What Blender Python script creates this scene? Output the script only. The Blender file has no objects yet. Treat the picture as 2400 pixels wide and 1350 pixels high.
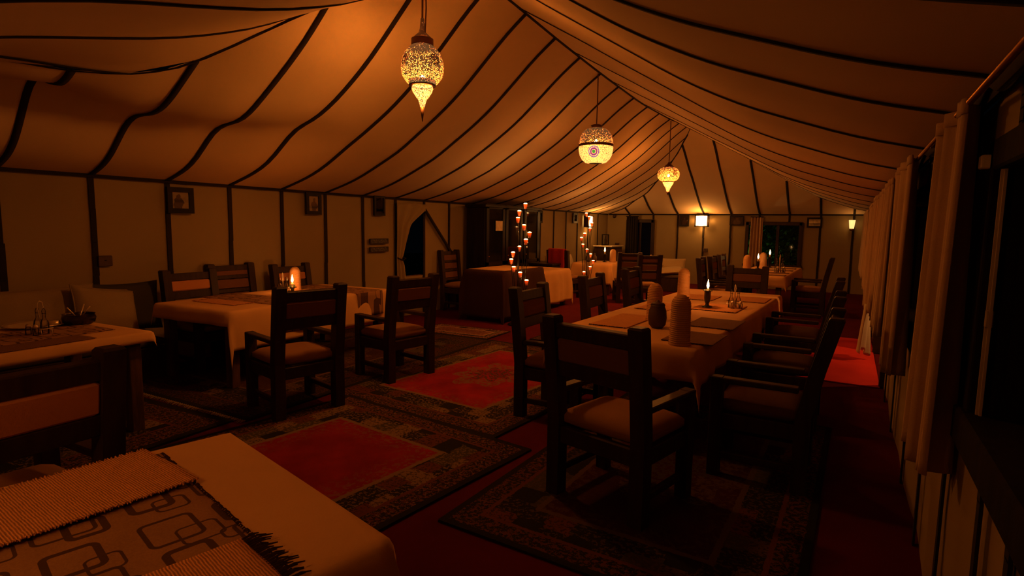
import bpy, bmesh, math, random
from mathutils import Vector, Matrix, noise as mn
random.seed(7)
R = math.radians
SC = bpy.context.scene
COL = SC.collection

# ------------------------------------------------------------------ camera, world, exposure
cam_d = bpy.data.cameras.new('camera')
cam = bpy.data.objects.new('camera', cam_d)
COL.objects.link(cam)
cam_d.sensor_width = 36.0
cam_d.lens = 1324.83 / 2400 * 36.0
cam_d.clip_start = 0.05
yaw, pitch, roll = 0.5357, 0.1073, 0.0162
fwd = Vector((-math.sin(yaw) * math.cos(pitch), math.cos(yaw) * math.cos(pitch), -math.sin(pitch)))
r0 = Vector((math.cos(yaw), math.sin(yaw), 0)); u0 = r0.cross(fwd)
rt = math.cos(roll) * r0 + math.sin(roll) * u0
up = -math.sin(roll) * r0 + math.cos(roll) * u0
M = Matrix(((rt.x, up.x, -fwd.x, 0), (rt.y, up.y, -fwd.y, 0), (rt.z, up.z, -fwd.z, 1.6), (0, 0, 0, 1)))
cam.matrix_world = M
SC.camera = cam

world = bpy.data.worlds.new('night'); SC.world = world
world.use_nodes = True
world.node_tree.nodes['Background'].inputs[0].default_value = (0.10, 0.13, 0.22, 1)
world.node_tree.nodes['Background'].inputs[1].default_value = 0.004
SC.view_settings.view_transform = 'Standard'
SC.view_settings.look = 'None'
SC.view_settings.exposure = 0.0
SC.view_settings.gamma = 1.0
SC.view_settings.use_curve_mapping = False
SC.cycles.max_bounces = 6
SC.cycles.diffuse_bounces = 4
SC.cycles.transparent_max_bounces = 12
SC.cycles.sample_clamp_indirect = 3.0
SC.cycles.use_denoising = True

WARM = (1.0, 0.34, 0.06)
FLAME = (1.0, 0.27, 0.035)
P_LANTERN = 375.0
P_SCONCE = 20.0
P_CANDLE = 8.0
P_NEAR = 11.0
P_DOOR = 130.0

# ------------------------------------------------------------------ helpers
def link(o, parent=None):
    COL.objects.link(o)
    if parent is not None: o.parent = parent
    return o
def tag(o, label=None, cat=None, group=None, kind=None):
    if label: o['label'] = label
    if cat: o['category'] = cat
    if group: o['group'] = group
    if kind: o['kind'] = kind
    return o
def thing(name, label, cat, loc=(0, 0, 0), rz=0.0, group=None):
    o = bpy.data.objects.new(name, None)
    o.empty_display_size = 0.1
    o.location = loc; o.rotation_euler = (0, 0, rz)
    link(o)
    return tag(o, label, cat, group)
def struct_empty(name, parent=None):
    o = bpy.data.objects.new(name, None); link(o, parent)
    if parent is None: o['kind'] = 'structure'
    return o

class MB:
    def __init__(s): s.v = []; s.f = []
    def add(s, vs, fs):
        b = len(s.v); s.v += [tuple(v) for v in vs]; s.f += [tuple(i + b for i in f) for f in fs]; return s
    def box(s, c, size, rz=0.0, bev=0.0, tilt=None):
        hx, hy, hz = size[0] / 2, size[1] / 2, size[2] / 2
        if bev > 0:
            b = min(bev, hx * .9, hy * .9, hz * .9)
            prof = [(hx - b, hy - b, -hz), (hx, hy, -hz + b), (hx, hy, hz - b), (hx - b, hy - b, hz)]
            vs = []
            for x, y, z in prof:
                k = b * .6
                vs += [(-x, -y + k, z), (-x + k, -y, z), (x - k, -y, z), (x, -y + k, z), (x, y - k, z), (x - k, y, z), (-x + k, y, z), (-x, y - k, z)]
            fs = [tuple(range(7, -1, -1)), tuple(range(24, 32))]
            for l in range(3):
                for i in range(8):
                    j = (i + 1) % 8
                    fs.append((l * 8 + i, l * 8 + j, l * 8 + 8 + j, l * 8 + 8 + i))
        else:
            vs = [(-hx, -hy, -hz), (hx, -hy, -hz), (hx, hy, -hz), (-hx, hy, -hz), (-hx, -hy, hz), (hx, -hy, hz), (hx, hy, hz), (-hx, hy, hz)]
            fs = [(0, 3, 2, 1), (4, 5, 6, 7), (0, 1, 5, 4), (1, 2, 6, 5), (2, 3, 7, 6), (3, 0, 4, 7)]
        m = Matrix.Rotation(rz, 4, 'Z')
        if tilt is not None: m = m @ Matrix.Rotation(tilt[1], 4, tilt[0])
        c = Vector(c)
        return s.add([c + m @ Vector(v) for v in vs], fs)
    def lathe(s, prof, c=(0, 0, 0), n=24, cap=True):
        c = Vector(c); vs = []; fs = []
        for r, z in prof:
            for i in range(n):
                a = 2 * math.pi * i / n
                vs.append(c + Vector((r * math.cos(a), r * math.sin(a), z)))
        for k in range(len(prof) - 1):
            for i in range(n):
                j = (i + 1) % n
                fs.append((k * n + i, k * n + j, k * n + n + j, k * n + n + i))
        if cap:
            fs.append(tuple(range(n - 1, -1, -1))); fs.append(tuple((len(prof) - 1) * n + i for i in range(n)))
        return s.add(vs, fs)
    def tube(s, pts, r, n=8, cap=True):
        pts = [Vector(p) for p in pts]; vs = []; fs = []
        prev = None
        for k, p in enumerate(pts):
            t = (pts[min(k + 1, len(pts) - 1)] - pts[max(k - 1, 0)]).normalized()
            ref = Vector((0, 0, 1)) if abs(t.z) < .9 else Vector((1, 0, 0))
            if prev is not None: ref = prev
            a = (ref - t * ref.dot(t)).normalized(); b = t.cross(a); prev = a
            rr = r[k] if isinstance(r, (list, tuple)) else r
            for i in range(n):
                q = 2 * math.pi * i / n
                vs.append(p + a * (rr * math.cos(q)) + b * (rr * math.sin(q)))
        for k in range(len(pts) - 1):
            for i in range(n):
                j = (i + 1) % n
                fs.append((k * n + i, k * n + j, k * n + n + j, k * n + n + i))
        if cap:
            fs.append(tuple(range(n - 1, -1, -1))); fs.append(tuple((len(pts) - 1) * n + i for i in range(n)))
        return s.add(vs, fs)
    def grid(s, fn, nu, nv):
        vs = [fn(i / nu, j / nv) for j in range(nv + 1) for i in range(nu + 1)]
        fs = [(j * (nu + 1) + i, j * (nu + 1) + i + 1, (j + 1) * (nu + 1) + i + 1, (j + 1) * (nu + 1) + i) for j in range(nv) for i in range(nu)]
        return s.add(vs, fs)
    def mesh(s, name, m, smooth=False):
        me = bpy.data.meshes.new(name)
        me.from_pydata([tuple(v) for v in s.v], [], s.f)
        me.materials.append(m)
        if smooth:
            for p in me.polygons: p.use_smooth = True
        bm = bmesh.new(); bm.from_mesh(me)
        bmesh.ops.recalc_face_normals(bm, faces=bm.faces); bm.to_mesh(me); bm.free()
        return me
    def build(s, name, m, parent=None, smooth=False, loc=None, rz=None, solid=0.0):
        o = bpy.data.objects.new(name, s.mesh(name, m, smooth)); link(o, parent)
        if loc is not None: o.location = loc
        if rz is not None: o.rotation_euler = (0, 0, rz)
        if solid:
            md = o.modifiers.new('thickness', 'SOLIDIFY'); md.thickness = solid; md.offset = 0
        return o
def obj_of(name, me, parent):
    o = bpy.data.objects.new(name, me); return link(o, parent)
def light(name, loc, power, color, radius=0.04, parent=None, kind='POINT', **kw):
    d = bpy.data.lights.new(name, kind); d.energy = power; d.color = color
    if kind in ('POINT', 'SPOT'): d.shadow_soft_size = radius
    for k, v in kw.items(): setattr(d, k, v)
    o = bpy.data.objects.new(name, d); o.location = loc; return link(o, parent)
def interp(tab, x):
    if x <= tab[0][0]:
        a, b = tab[0], tab[1]
    elif x >= tab[-1][0]:
        a, b = tab[-2], tab[-1]
    else:
        for i in range(len(tab) - 1):
            if tab[i][0] <= x <= tab[i + 1][0]: a, b = tab[i], tab[i + 1]; break
    t = (x - a[0]) / (b[0] - a[0]); return a[1] + (b[1] - a[1]) * t
def smooth_tab(tab, n=40):           # gently rounded version of a polyline table
    xs = [tab[0][0] + (tab[-1][0] - tab[0][0]) * i / n for i in range(n + 1)]
    w = (tab[-1][0] - tab[0][0]) / n * 1.6
    out = []
    for x in xs:
        k = min(w, x - tab[0][0], tab[-1][0] - x)
        out.append((x, sum(interp(tab, x + k * e) for e in (-1, -.5, 0, .5, 1)) / 5))
    return out

# ------------------------------------------------------------------ materials
def nt(m): return m.node_tree.nodes, m.node_tree.links
class NB:
    """small node helper"""
    def __init__(s, name):
        s.m = bpy.data.materials.new(name); s.m.use_nodes = True
        s.n, s.l = nt(s.m); s.bsdf = s.n['Principled BSDF']; s.out = s.n['Material Output']
    def node(s, t, **kw):
        x = s.n.new(t)
        for k, v in kw.items(): setattr(x, k, v)
        return x
    def put(s, sock, v):
        if isinstance(v, bpy.types.NodeSocket): s.l.new(v, sock)
        else: sock.default_value = v
    def math(s, op, a, b=None, c=None, clamp=False):
        x = s.node('ShaderNodeMath', operation=op, use_clamp=clamp); s.put(x.inputs[0], a)
        if b is not None: s.put(x.inputs[1], b)
        if c is not None: s.put(x.inputs[2], c)
        return x.outputs[0]
    def mix(s, f, a, b):
        x = s.node('ShaderNodeMix', data_type='RGBA'); s.put(x.inputs[0], f)
        s.put(x.inputs[6], a if isinstance(a, bpy.types.NodeSocket) else (*a, 1))
        s.put(x.inputs[7], b if isinstance(b, bpy.types.NodeSocket) else (*b, 1)); return x.outputs[2]
    def ramp(s, f, stops, const=False):
        x = s.node('ShaderNodeValToRGB'); cr = x.color_ramp
        if const: cr.interpolation = 'CONSTANT'
        cr.elements[0].position = stops[0][0]; cr.elements[0].color = (*stops[0][1], 1)
        cr.elements[1].position = stops[1][0]; cr.elements[1].color = (*stops[1][1], 1)
        for p, c in stops[2:]:
            e = cr.elements.new(p); e.color = (*c, 1)
        s.put(x.inputs[0], f); return x.outputs[0]
    def coords(s): return s.node('ShaderNodeTexCoord').outputs['Object']
    def xyz(s, v):
        x = s.node('ShaderNodeSeparateXYZ'); s.l.new(v, x.inputs[0]); return x.outputs
    def vec(s, a, b, c=0.0):
        x = s.node('ShaderNodeCombineXYZ')
        for i, q in enumerate((a, b, c)): s.put(x.inputs[i], q)
        return x.outputs[0]
    def scale(s, v, k):
        x = s.node('ShaderNodeMapping'); s.l.new(v, x.inputs[0]); x.inputs['Scale'].default_value = k if isinstance(k, (tuple, list)) else (k, k, k); return x.outputs[0]
    def noise(s, v, sc, det=3.0, rough=.5):
        x = s.node('ShaderNodeTexNoise'); s.l.new(v, x.inputs['Vector']); x.inputs['Scale'].default_value = sc; x.inputs['Detail'].default_value = det; x.inputs['Roughness'].default_value = rough; return x.outputs['Fac']
    def voro(s, v, sc, feat='F1', out='Distance', rnd=1.0):
        x = s.node('ShaderNodeTexVoronoi', feature=feat); s.l.new(v, x.inputs['Vector']); x.inputs['Scale'].default_value = sc; x.inputs['Randomness'].default_value = rnd; return x.outputs[out]
    def wave(s, v, sc, dist=0.0, direction='X'):
        x = s.node('ShaderNodeTexWave', bands_direction=direction); s.l.new(v, x.inputs['Vector']); x.inputs['Scale'].default_value = sc; x.inputs['Distortion'].default_value = dist; return x.outputs['Fac']
    def bump(s, h, st=.3, d=.01):
        x = s.node('ShaderNodeBump'); s.put(x.inputs['Height'], h); x.inputs['Strength'].default_value = st; x.inputs['Distance'].default_value = d
        s.l.new(x.outputs[0], s.bsdf.inputs['Normal'])
    def color(s, c): s.put(s.bsdf.inputs['Base Color'], c if isinstance(c, bpy.types.NodeSocket) else (*c, 1))
    def rough(s, v): s.put(s.bsdf.inputs['Roughness'], v)
    def spec(s, v): s.bsdf.inputs['Specular IOR Level'].default_value = v

def fabric(name, c, var=.15, weave=160, bump=.25, rough=.95, big=1.5):
    b = NB(name); co = b.coords()
    n1 = b.noise(co, big, 4); n2 = b.noise(co, weave, 2)
    f = b.math('ADD', b.math('MULTIPLY', n1, .7), b.math('MULTIPLY', n2, .3))
    lo = tuple(x * (1 - var) for x in c); hi = tuple(min(1, x * (1 + var)) for x in c)
    b.color(b.ramp(f, [(.3, lo), (.7, hi)])); b.rough(rough); b.spec(.15); b.bump(n2, bump, .004)
    return b.m
def wood(name, c, rough=.55, sc=6.0):
    b = NB(name); co = b.coords()
    n = b.noise(b.scale(co, (1, 1, .12)), sc * 4, 5, .6)
    b.color(b.ramp(n, [(.3, tuple(x * .55 for x in c)), (.7, tuple(x * 1.4 for x in c))])); b.rough(rough); b.spec(.2); b.bump(n, .25, .004)
    return b.m
def plain(name, c, rough=.6, metal=0.0, spec=.4):
    b = NB(name); co = b.coords(); n = b.noise(co, 12, 3)
    b.color(b.ramp(n, [(.3, tuple(x * .85 for x in c)), (.7, tuple(min(1, x * 1.12) for x in c))])); b.rough(rough); b.spec(spec); b.bsdf.inputs['Metallic'].default_value = metal
    return b.m
def emit(name, c, st):
    b = NB(name); b.color((0, 0, 0)); b.put(b.bsdf.inputs['Emission Color'], (*c, 1)); b.bsdf.inputs['Emission Strength'].default_value = st
    return b.m
def glass(name, c=(1, 1, 1), rough=.02, alpha=.25, ior=1.5):
    b = NB(name)
    tr = b.node('ShaderNodeBsdfTransparent'); tr.inputs[0].default_value = (*c, 1)
    gl = b.node('ShaderNodeBsdfGlossy'); gl.inputs['Roughness'].default_value = rough
    fr = b.node('ShaderNodeFresnel'); fr.inputs[0].default_value = ior
    f = b.math('ADD', fr.outputs[0], alpha * .2)
    mx = b.node('ShaderNodeMixShader'); b.l.new(f, mx.inputs[0]); b.l.new(tr.outputs[0], mx.inputs[1]); b.l.new(gl.outputs[0], mx.inputs[2])
    b.l.new(mx.outputs[0], b.out.inputs[0]); return b.m

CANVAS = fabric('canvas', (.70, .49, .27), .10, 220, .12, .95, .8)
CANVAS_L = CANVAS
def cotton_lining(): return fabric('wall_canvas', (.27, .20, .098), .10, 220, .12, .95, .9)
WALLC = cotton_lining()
SEAM = fabric('black_tape', (.022, .016, .012), .2, 200, .1)
CURT = fabric('curtain_cloth', (.44, .29, .165), .14, 180, .2, .95, 2.0)
CURT_LIGHT = fabric('pale_curtain_lining', (.62, .52, .36), .14, 180, .2)
WOOD = wood('dark_wood', (.030, .015, .008), .5)
WOOD_MID = wood('mid_wood', (.075, .036, .018), .5)
WOOD_BLACK = wood('black_wood', (.014, .009, .006), .3)
WOOD_DULL = wood('dull_window_wood', (.012, .007, .004), .9)
WOOD_DULL.node_tree.nodes['Principled BSDF'].inputs['Specular IOR Level'].default_value = .08
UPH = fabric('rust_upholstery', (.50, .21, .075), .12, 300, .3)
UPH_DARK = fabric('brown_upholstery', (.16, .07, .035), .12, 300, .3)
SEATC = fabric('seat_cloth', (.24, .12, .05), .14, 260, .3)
SEAT_SHADED = fabric('shaded_seat_cloth', (.085, .040, .022), .14, 260, .3)  # copy of the seat cloth, darkened for the shade on the right-hand chairs
CLOTH = fabric('beige_tablecloth', (.60, .35, .145), .08, 260, .15, .92, 3)
CLOTH_RED = fabric('dark_red_cloth', (.045, .018, .013), .2, 260, .2)
STRIPE = None
IRON = plain('black_iron', (.018, .014, .012), .45, .6)
BRASS = plain('brass', (.42, .22, .07), .38, .9)
BRASS_DARK = plain('dark_brass', (.12, .055, .022), .5, .7)
WAX = plain('wax', (.7, .55, .35), .5)
WAX_GREEN = plain('dark_green_glaze', (.022, .028, .014), .25, 0, .5)
CLAY = plain('dark_clay', (.06, .03, .018), .6)
GLASS = glass('clear_glass', (.95, .95, .95))
PANE = glass('window_glass', (.85, .85, .85), .05, .0, 1.2)
SILVER = plain('silver', (.75, .6, .42), .3, .6, .6)
CERAMIC = plain('plate_glaze', (.50, .38, .24), .3)
CUSH = fabric('olive_beige_cushion', (.27, .20, .105), .18, 150, .3)
CUSH_DARK = fabric('dark_grey_cushion', (.055, .048, .038), .2, 150, .3)
CUSH_PALE = fabric('pale_cushion', (.50, .40, .235), .12, 150, .3)
BENCHC = fabric('bench_cloth', (.085, .062, .045), .2, 150, .3)
PAPER = plain('paper', (.62, .52, .36), .8)
STRAW = fabric('straw_rope', (.55, .31, .14), .2, 90, .4)
MAT_DARK = fabric('dark_fringe', (.05, .022, .012), .2, 90, .3)
FRAMEW = wood('picture_frame', (.009, .006, .004), .6)
FLAME_M = emit('flame', (1.0, .52, .16), 42.0)
CUPFLAME = emit('tea_light_glow', (1.0, .50, .15), 30.0)
BULB = emit('bulb', (1.0, .58, .22), 55.0)
SCONCE_PANE = emit('sconce_pane', (1.0, .62, .24), 9.0)
SCONCE_PANE2 = emit('sconce_shade_glow', (1.0, .55, .17), 1.6)
CREAM = fabric('fringe_cord', (.2, .14, .075), .15, 120, .3)
GREY_METAL = plain('pale_track', (.55, .47, .36), .4, .5)

def cupglass():
    b = NB('amber_cup_glass')
    tr = b.node('ShaderNodeBsdfTransparent'); tr.inputs[0].default_value = (.8, .45, .25, 1)
    b.color((.55, .16, .06)); b.rough(.15)
    b.put(b.bsdf.inputs['Emission Color'], (1, .28, .05, 1)); b.bsdf.inputs['Emission Strength'].default_value = .06
    mx = b.node('ShaderNodeMixShader'); mx.inputs[0].default_value = .5
    b.l.new(tr.outputs[0], mx.inputs[1]); b.l.new(b.bsdf.outputs[0], mx.inputs[2]); b.l.new(mx.outputs[0], b.out.inputs[0]); return b.m
CUPGLASS = cupglass()

def pierced(name, c_em, st, hole=.10, hole_top=.30, sc=85.0, zspan=.4, zoff=.5):
    """pierced lantern metal: glowing holes in a brass sheet"""
    b = NB(name); co = b.coords()
    d = b.voro(co, sc, 'DISTANCE_TO_EDGE')
    Z = b.xyz(co)[2]
    zz = b.math('ADD', b.math('MULTIPLY', Z, 1.0 / zspan), zoff, clamp=True)      # 0 at the foot of the sheet, 1 at its top
    mask = b.math('GREATER_THAN', d, b.math('ADD', b.math('MULTIPLY', zz, hole_top - hole), hole))
    big = b.voro(co, sc * .16, 'F1')
    ring = b.math('SINE', b.math('MULTIPLY', big, 60.0))
    mask = b.math('MULTIPLY', mask, b.math('GREATER_THAN', ring, -.75))
    b.color((.17, .070, .02)); b.rough(.6); b.bsdf.inputs['Metallic'].default_value = .6
    b.put(b.bsdf.inputs['Emission Color'], (*c_em, 1)); b.bsdf.inputs['Emission Strength'].default_value = st * .16
    em = b.node('ShaderNodeEmission'); em.inputs[0].default_value = (*c_em, 1); em.inputs[1].default_value = st
    tr = b.node('ShaderNodeBsdfTransparent'); tr.inputs[0].default_value = (1, .9, .75, 1)
    m1 = b.node('ShaderNodeAddShader'); b.l.new(em.outputs[0], m1.inputs[0]); b.l.new(tr.outputs[0], m1.inputs[1])
    m2 = b.node('ShaderNodeMixShader'); b.l.new(mask, m2.inputs[0]); b.l.new(b.bsdf.outputs[0], m2.inputs[1]); b.l.new(m1.outputs[0], m2.inputs[2])
    b.l.new(m2.outputs[0], b.out.inputs[0]); return b.m
PIERCE_UP = pierced('pierced_brass_upper', (1.0, .54, .17), .58, .12, .37)
PIERCE_LOW = pierced('pierced_brass_lower', (1.0, .62, .20), 1.0, .09, .12)
PIERCE_CAP = pierced('pierced_brass_cap', (1.0, .38, .09), .16, .25, .3)

def runner_mat(name, base, line):
    """woven runner printed with overlapping rounded-square outlines, tiled every 0.52 m"""
    b = NB(name); co = b.coords(); X, Y, Z = b.xyz(co)
    T = .40
    u = b.math('MULTIPLY', b.math('FRACT', b.math('DIVIDE', b.math('ADD', X, 10 * T), T)), T)
    v = b.math('MULTIPLY', b.math('FRACT', b.math('DIVIDE', b.math('ADD', Y, 10 * T), T)), T)
    rects = [(.13, .12, .085, .075, .010), (.21, .19, .06, .06, .006), (.36, .12, .07, .06, .016), (.43, .18, .05, .05, .007), (.12, .36, .075, .065, .014),
             (.20, .43, .05, .045, .006), (.35, .37, .09, .08, .009), (.42, .43, .06, .05, .015), (.29, .27, .035, .03, .006)]
    total = None
    for cx, cy, hx, hy, w in rects:
        k_ = T / .52; cx, cy, hx, hy, w = cx * k_, cy * k_, hx * k_ * 1.1, hy * k_ * 1.1, w * 1.05
        rr = .018
        qx = b.math('SUBTRACT', b.math('ABSOLUTE', b.math('SUBTRACT', u, cx)), hx - rr)
        qy = b.math('SUBTRACT', b.math('ABSOLUTE', b.math('SUBTRACT', v, cy)), hy - rr)
        px = b.math('MAXIMUM', qx, 0.0); py = b.math('MAXIMUM', qy, 0.0)
        out = b.math('SQRT', b.math('ADD', b.math('MULTIPLY', px, px), b.math('MULTIPLY', py, py)))
        ins = b.math('MINIMUM', b.math('MAXIMUM', qx, qy), 0.0)
        d = b.math('ABSOLUTE', b.math('SUBTRACT', b.math('ADD', out, ins), rr))
        k = b.math('LESS_THAN', d, w * .6)
        total = k if total is None else b.math('MAXIMUM', total, k)
    n = b.noise(co, 220, 2); n2 = b.noise(co, 5, 3)
    basec = b.ramp(b.math('ADD', b.math('MULTIPLY', n, .5), b.math('MULTIPLY', n2, .5)), [(.3, tuple(x * .75 for x in base)), (.7, tuple(x * 1.2 for x in base))])
    b.color(b.mix(b.math('MULTIPLY', total, .88), basec, line)); b.rough(.95); b.spec(.1); b.bump(n, .3, .004); return b.m
RUNNER = runner_mat('printed_runner', (.31, .165, .075), (.045, .022, .012))

def woven_mat(name, c):
    b = NB(name); co = b.coords()
    w = b.wave(co, 44, 2.2, 'Y'); n = b.noise(co, 60, 3)
    f = b.math('ADD', b.math('MULTIPLY', w, .6), b.math('MULTIPLY', n, .4))
    b.color(b.ramp(f, [(.2, tuple(x * .45 for x in c)), (.65, tuple(min(1, x * 1.15) for x in c))])); b.rough(.95); b.spec(.1); b.bump(f, .8, .01); return b.m
WOVEN = woven_mat('woven_placemat', (.78, .36, .13))
WOVEN_DARK = woven_mat('dark_woven_placemat', (.26, .13, .06))

def rug_mat(name, sx, sy, field=(.30, .018, .022), medal=True, dark=(.020, .016, .012), beige=(.20, .125, .055), olive=(.06, .05, .022), rust=(.12, .04, .018), bw=.62, medal_r=.42, seed=0.0):
    """knotted rug: banded border with coloured patches, framed red field, optional medallion"""
    b = NB(name); co = b.coords(); X, Y, Z = b.xyz(co)
    ax = b.math('ABSOLUTE', X); ay = b.math('ABSOLUTE', Y)
    d = b.math('MINIMUM', b.math('SUBTRACT', sx / 2, ax), b.math('SUBTRACT', sy / 2, ay))
    jit = b.math('MULTIPLY', b.math('SUBTRACT', b.noise(co, 30, 2), .5), .02)
    dj = b.math('ADD', d, jit)
    cv = b.scale(co, (1, 1, 0)); 
    # border patches
    br = b.node('ShaderNodeTexVoronoi', feature='F1', distance='CHEBYCHEV'); b.l.new(cv, br.inputs['Vector']); br.inputs['Scale'].default_value = 6.2; br.inputs['Randomness'].default_value = .35
    patch_r = b.xyz(br.outputs['Color'])[0]
    patches = b.ramp(patch_r, [(0, dark), (.32, olive), (.5, rust), (.66, beige), (.8, dark)], True)
    fl = b.math('GREATER_THAN', b.noise(cv, 42, 3, .65), .54)
    flc = b.mix(b.math('GREATER_THAN', patch_r, .5), beige, dark)
    main = b.mix(b.math('MULTIPLY', fl, .75), patches, flc)
    floral = b.mix(b.math('GREATER_THAN', b.noise(cv, 34, 4, .7), .52), dark, rust)
    floral = b.mix(b.math('MULTIPLY', b.math('GREATER_THAN', b.noise(cv, 55, 3, .7), .57), .8), floral, beige)
    fn = b.noise(co, 3.5, 4); fieldc = b.ramp(fn, [(.3, tuple(x * .7 for x in field)), (.7, tuple(x * 1.15 for x in field))])
    # scattered motifs towards the edge of the field
    edge = b.math('SUBTRACT', bw + .24, d)
    edgef = b.math('MULTIPLY', b.math('MAXIMUM', edge, 0.0), 3.0, clamp=True)
    mot = b.math('MULTIPLY', edgef, b.math('GREATER_THAN', b.noise(cv, 24, 3, .7), .53))
    fieldc = b.mix(b.math('MULTIPLY', mot, .8), fieldc, beige)
    if medal:
        rad = b.math('SQRT', b.math('ADD', b.math('MULTIPLY', X, X), b.math('MULTIPLY', b.math('MULTIPLY', Y, Y), .55)))
        ang = b.math('ARCTAN2', Y, X)
        pet = b.math('MULTIPLY', b.math('SINE', b.math('MULTIPLY', ang, 8.0)), .05)
        rr = b.math('ADD', rad, pet)
        inm = b.math('LESS_THAN', rr, medal_r)
        mnz = b.math('GREATER_THAN', b.noise(cv, 26, 4, .7), .49)
        mc = b.mix(b.math('LESS_THAN', rr, medal_r * .55), beige, olive)
        fieldc = b.mix(b.math('MULTIPLY', b.math('MULTIPLY', inm, mnz), .85), fieldc, mc)
    S = max(sx, sy)
    def below(t): return b.math('LESS_THAN', dj, t)
    c = fieldc
    c = b.mix(below(bw), c, beige)                      # inner frame
    c = b.mix(below(bw - .035), c, main)
    c = b.mix(below(bw * .44), c, rust)
    c = b.mix(below(bw * .44 - .025), c, floral)
    c = b.mix(below(bw * .10), c, dark)
    wv = b.noise(co, 260, 1)
    b.color(b.mix(b.math('MULTIPLY', wv, .35), c, (.01, .008, .006))); b.rough(1.0); b.spec(.05); b.bump(wv, .4, .006); return b.m

def floor_mat():
    b = NB('plain_red_carpet'); co = b.coords()
    n = b.noise(co, 1.2, 4); w = b.noise(co, 200, 2)
    c = b.ramp(n, [(.3, (.075, .007, .010)), (.7, (.12, .011, .015))])
    b.color(b.mix(b.math('MULTIPLY', w, .3), c, (.02, .003, .004))); b.rough(1.0); b.spec(.05); b.bump(w, .4, .006); return b.m
FLOOR_M = floor_mat()

def print_mat(name, bg, fig, seedv, sx=.2, sy=.27):
    """faded print: a standing robed figure on a plain ground"""
    b = NB(name); co = b.coords(); X, Y, Z = b.xyz(co)
    n = b.math('MULTIPLY', b.math('SUBTRACT', b.noise(co, 16, 3), .5), .07)
    def ell(cx, cz, rx, rz):
        a = b.math('DIVIDE', b.math('SUBTRACT', b.math('ADD', Y, n), cx), rx); c = b.math('DIVIDE', b.math('SUBTRACT', Z, cz), rz)
        return b.math('LESS_THAN', b.math('ADD', b.math('MULTIPLY', a, a), b.math('MULTIPLY', c, c)), 1.0)
    body = b.math('MAXIMUM', ell(seedv, -sy * .22, sx * .30, sy * .42), ell(seedv, sy * .25, sx * .13, sy * .13))
    c = b.mix(body, bg, fig)
    b.color(b.mix(b.math('MULTIPLY', b.noise(co, 28, 4), .5), c, fig)); b.rough(.5); return b.m

# ------------------------------------------------------------------ tent geometry
XL, XR, XC = -6.70, 0.40, -3.33
YF, YN = 17.22, -0.6
ZE = 2.06
K0, KS = 2.0645, 0.7531
PL = smooth_tab([(-6.7, 0), (-6.24, .06), (-5.95, .11), (-5.5, .21), (-5.2, .28), (-4.9, .38), (-4.7, .44), (-4.3, .58), (-4.1, .67), (-3.9, .76), (-3.6, .90), (-3.33, 1.0)])
PR = smooth_tab([(0, .01), (.4, .06), (.67, .11), (1.1, .19), (1.53, .30), (2.03, .46), (2.63, .65), (2.9, .74), (3.73, 1.0)])
PF = smooth_tab([(0, 0), (.5, .10), (1.1, .28), (1.6, .45), (2.1, .59), (2.57, .76), (3.25, .95), (3.6, 1.0)])
PN = smooth_tab([(0, 0), (1.1, .12), (1.9, .265), (2.45, .335), (2.93, .40), (3.54, .52), (4.17, .70), (4.6, .86), (4.95, 1.0)])
RZ = smooth_tab([(4.0, 4.10), (5.3, 4.06), (6.5, 3.97), (8, 3.89), (10, 3.82), (12, 3.86), (13.7, 4.0)])
BA = [(1.0, .28), (2.06, .36), (2.82, .21), (3.57, .16), (4.32, .12), (5.08, .04), (5.8, 0), (6, 0)]
BX = [(1.0, -5.75), (2.06, -5.78), (2.82, -5.86), (3.57, -5.72), (4.32, -5.42), (5.08, -5.3), (6, -5.3)]
def zr(y): return interp(RZ, min(max(y, 4.0), 13.7))
def zL(x, y):
    b = interp(BA, min(y, 6)) if y > 1 else .4
    bb = b * math.exp(-((x - interp(BX, min(max(y, 1), 6))) / .36) ** 2) if b > 0 else 0
    sag = -.015 * (1 - math.cos(2 * math.pi * (y - K0) / KS)) * math.sin(math.pi * min(1, max(0, (x - XL) / (XC - XL))))
    return ZE + (zr(y) - ZE) * interp(PL, x) + bb + sag
def zRt(x, y):
    return ZE + .03 + (zr(y) - ZE - .03) * interp(PR, XR - x)
def zF(x, y): return ZE + (4.0 - ZE) * interp(PF, YF - y)
PNB = smooth_tab([(0, 0), (1.1, .17), (1.8, .28), (2.21, .31), (2.73, .322), (3.14, .35), (3.42, .395), (3.8, .50), (4.4, .70), (4.95, .95)])
def zN(x, y):
    f = min(1, max(0, (-4.12 - x) / .85))
    return ZE + (4.1 - ZE) * (interp(PN, y - YN) * (1 - f) + interp(PNB, y - YN) * f)
def solve(f, a, b, n=40):
    """largest t in [a,b] (from a) with f(t) <= 0"""
    if f(b) <= 0: return b
    lo, hi = a, b
    N = 60
    for i in range(1, N + 1):
        t = a + (b - a) * i / N
        if f(t) > 0: lo, hi = a + (b - a) * (i - 1) / N, t; break
    for _ in range(n):
        m = (lo + hi) / 2
        if f(m) > 0: hi = m
        else: lo = m
    return (lo + hi) / 2
def solve_last(f, a, b):
    N = 90; prev = b
    if f(b) <= 0: return b
    for i in range(N - 1, -1, -1):
        t = a + (b - a) * i / N
        if f(t) <= 0:
            lo, hi = t, prev
            for _ in range(40):
                m = (lo + hi) / 2
                if f(m) > 0: hi = m
                else: lo = m
            return lo
        prev = t
    return a
def lim_left(y): return (solve_last if y < 5 else solve)(lambda x: zL(x, y) - min(zF(x, y), zN(x, y), zRt(x, y)), XL, XC + .3)
def lim_right(y): return -solve(lambda t: zRt(-t, y) - min(zF(-t, y), zN(-t, y), zL(-t, y)), -XR, -XC + .3)
def lim_far(x): return -solve(lambda t: zF(x, -t) - min(zL(x, -t), zRt(x, -t)), -YF, -12.5)
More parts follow.
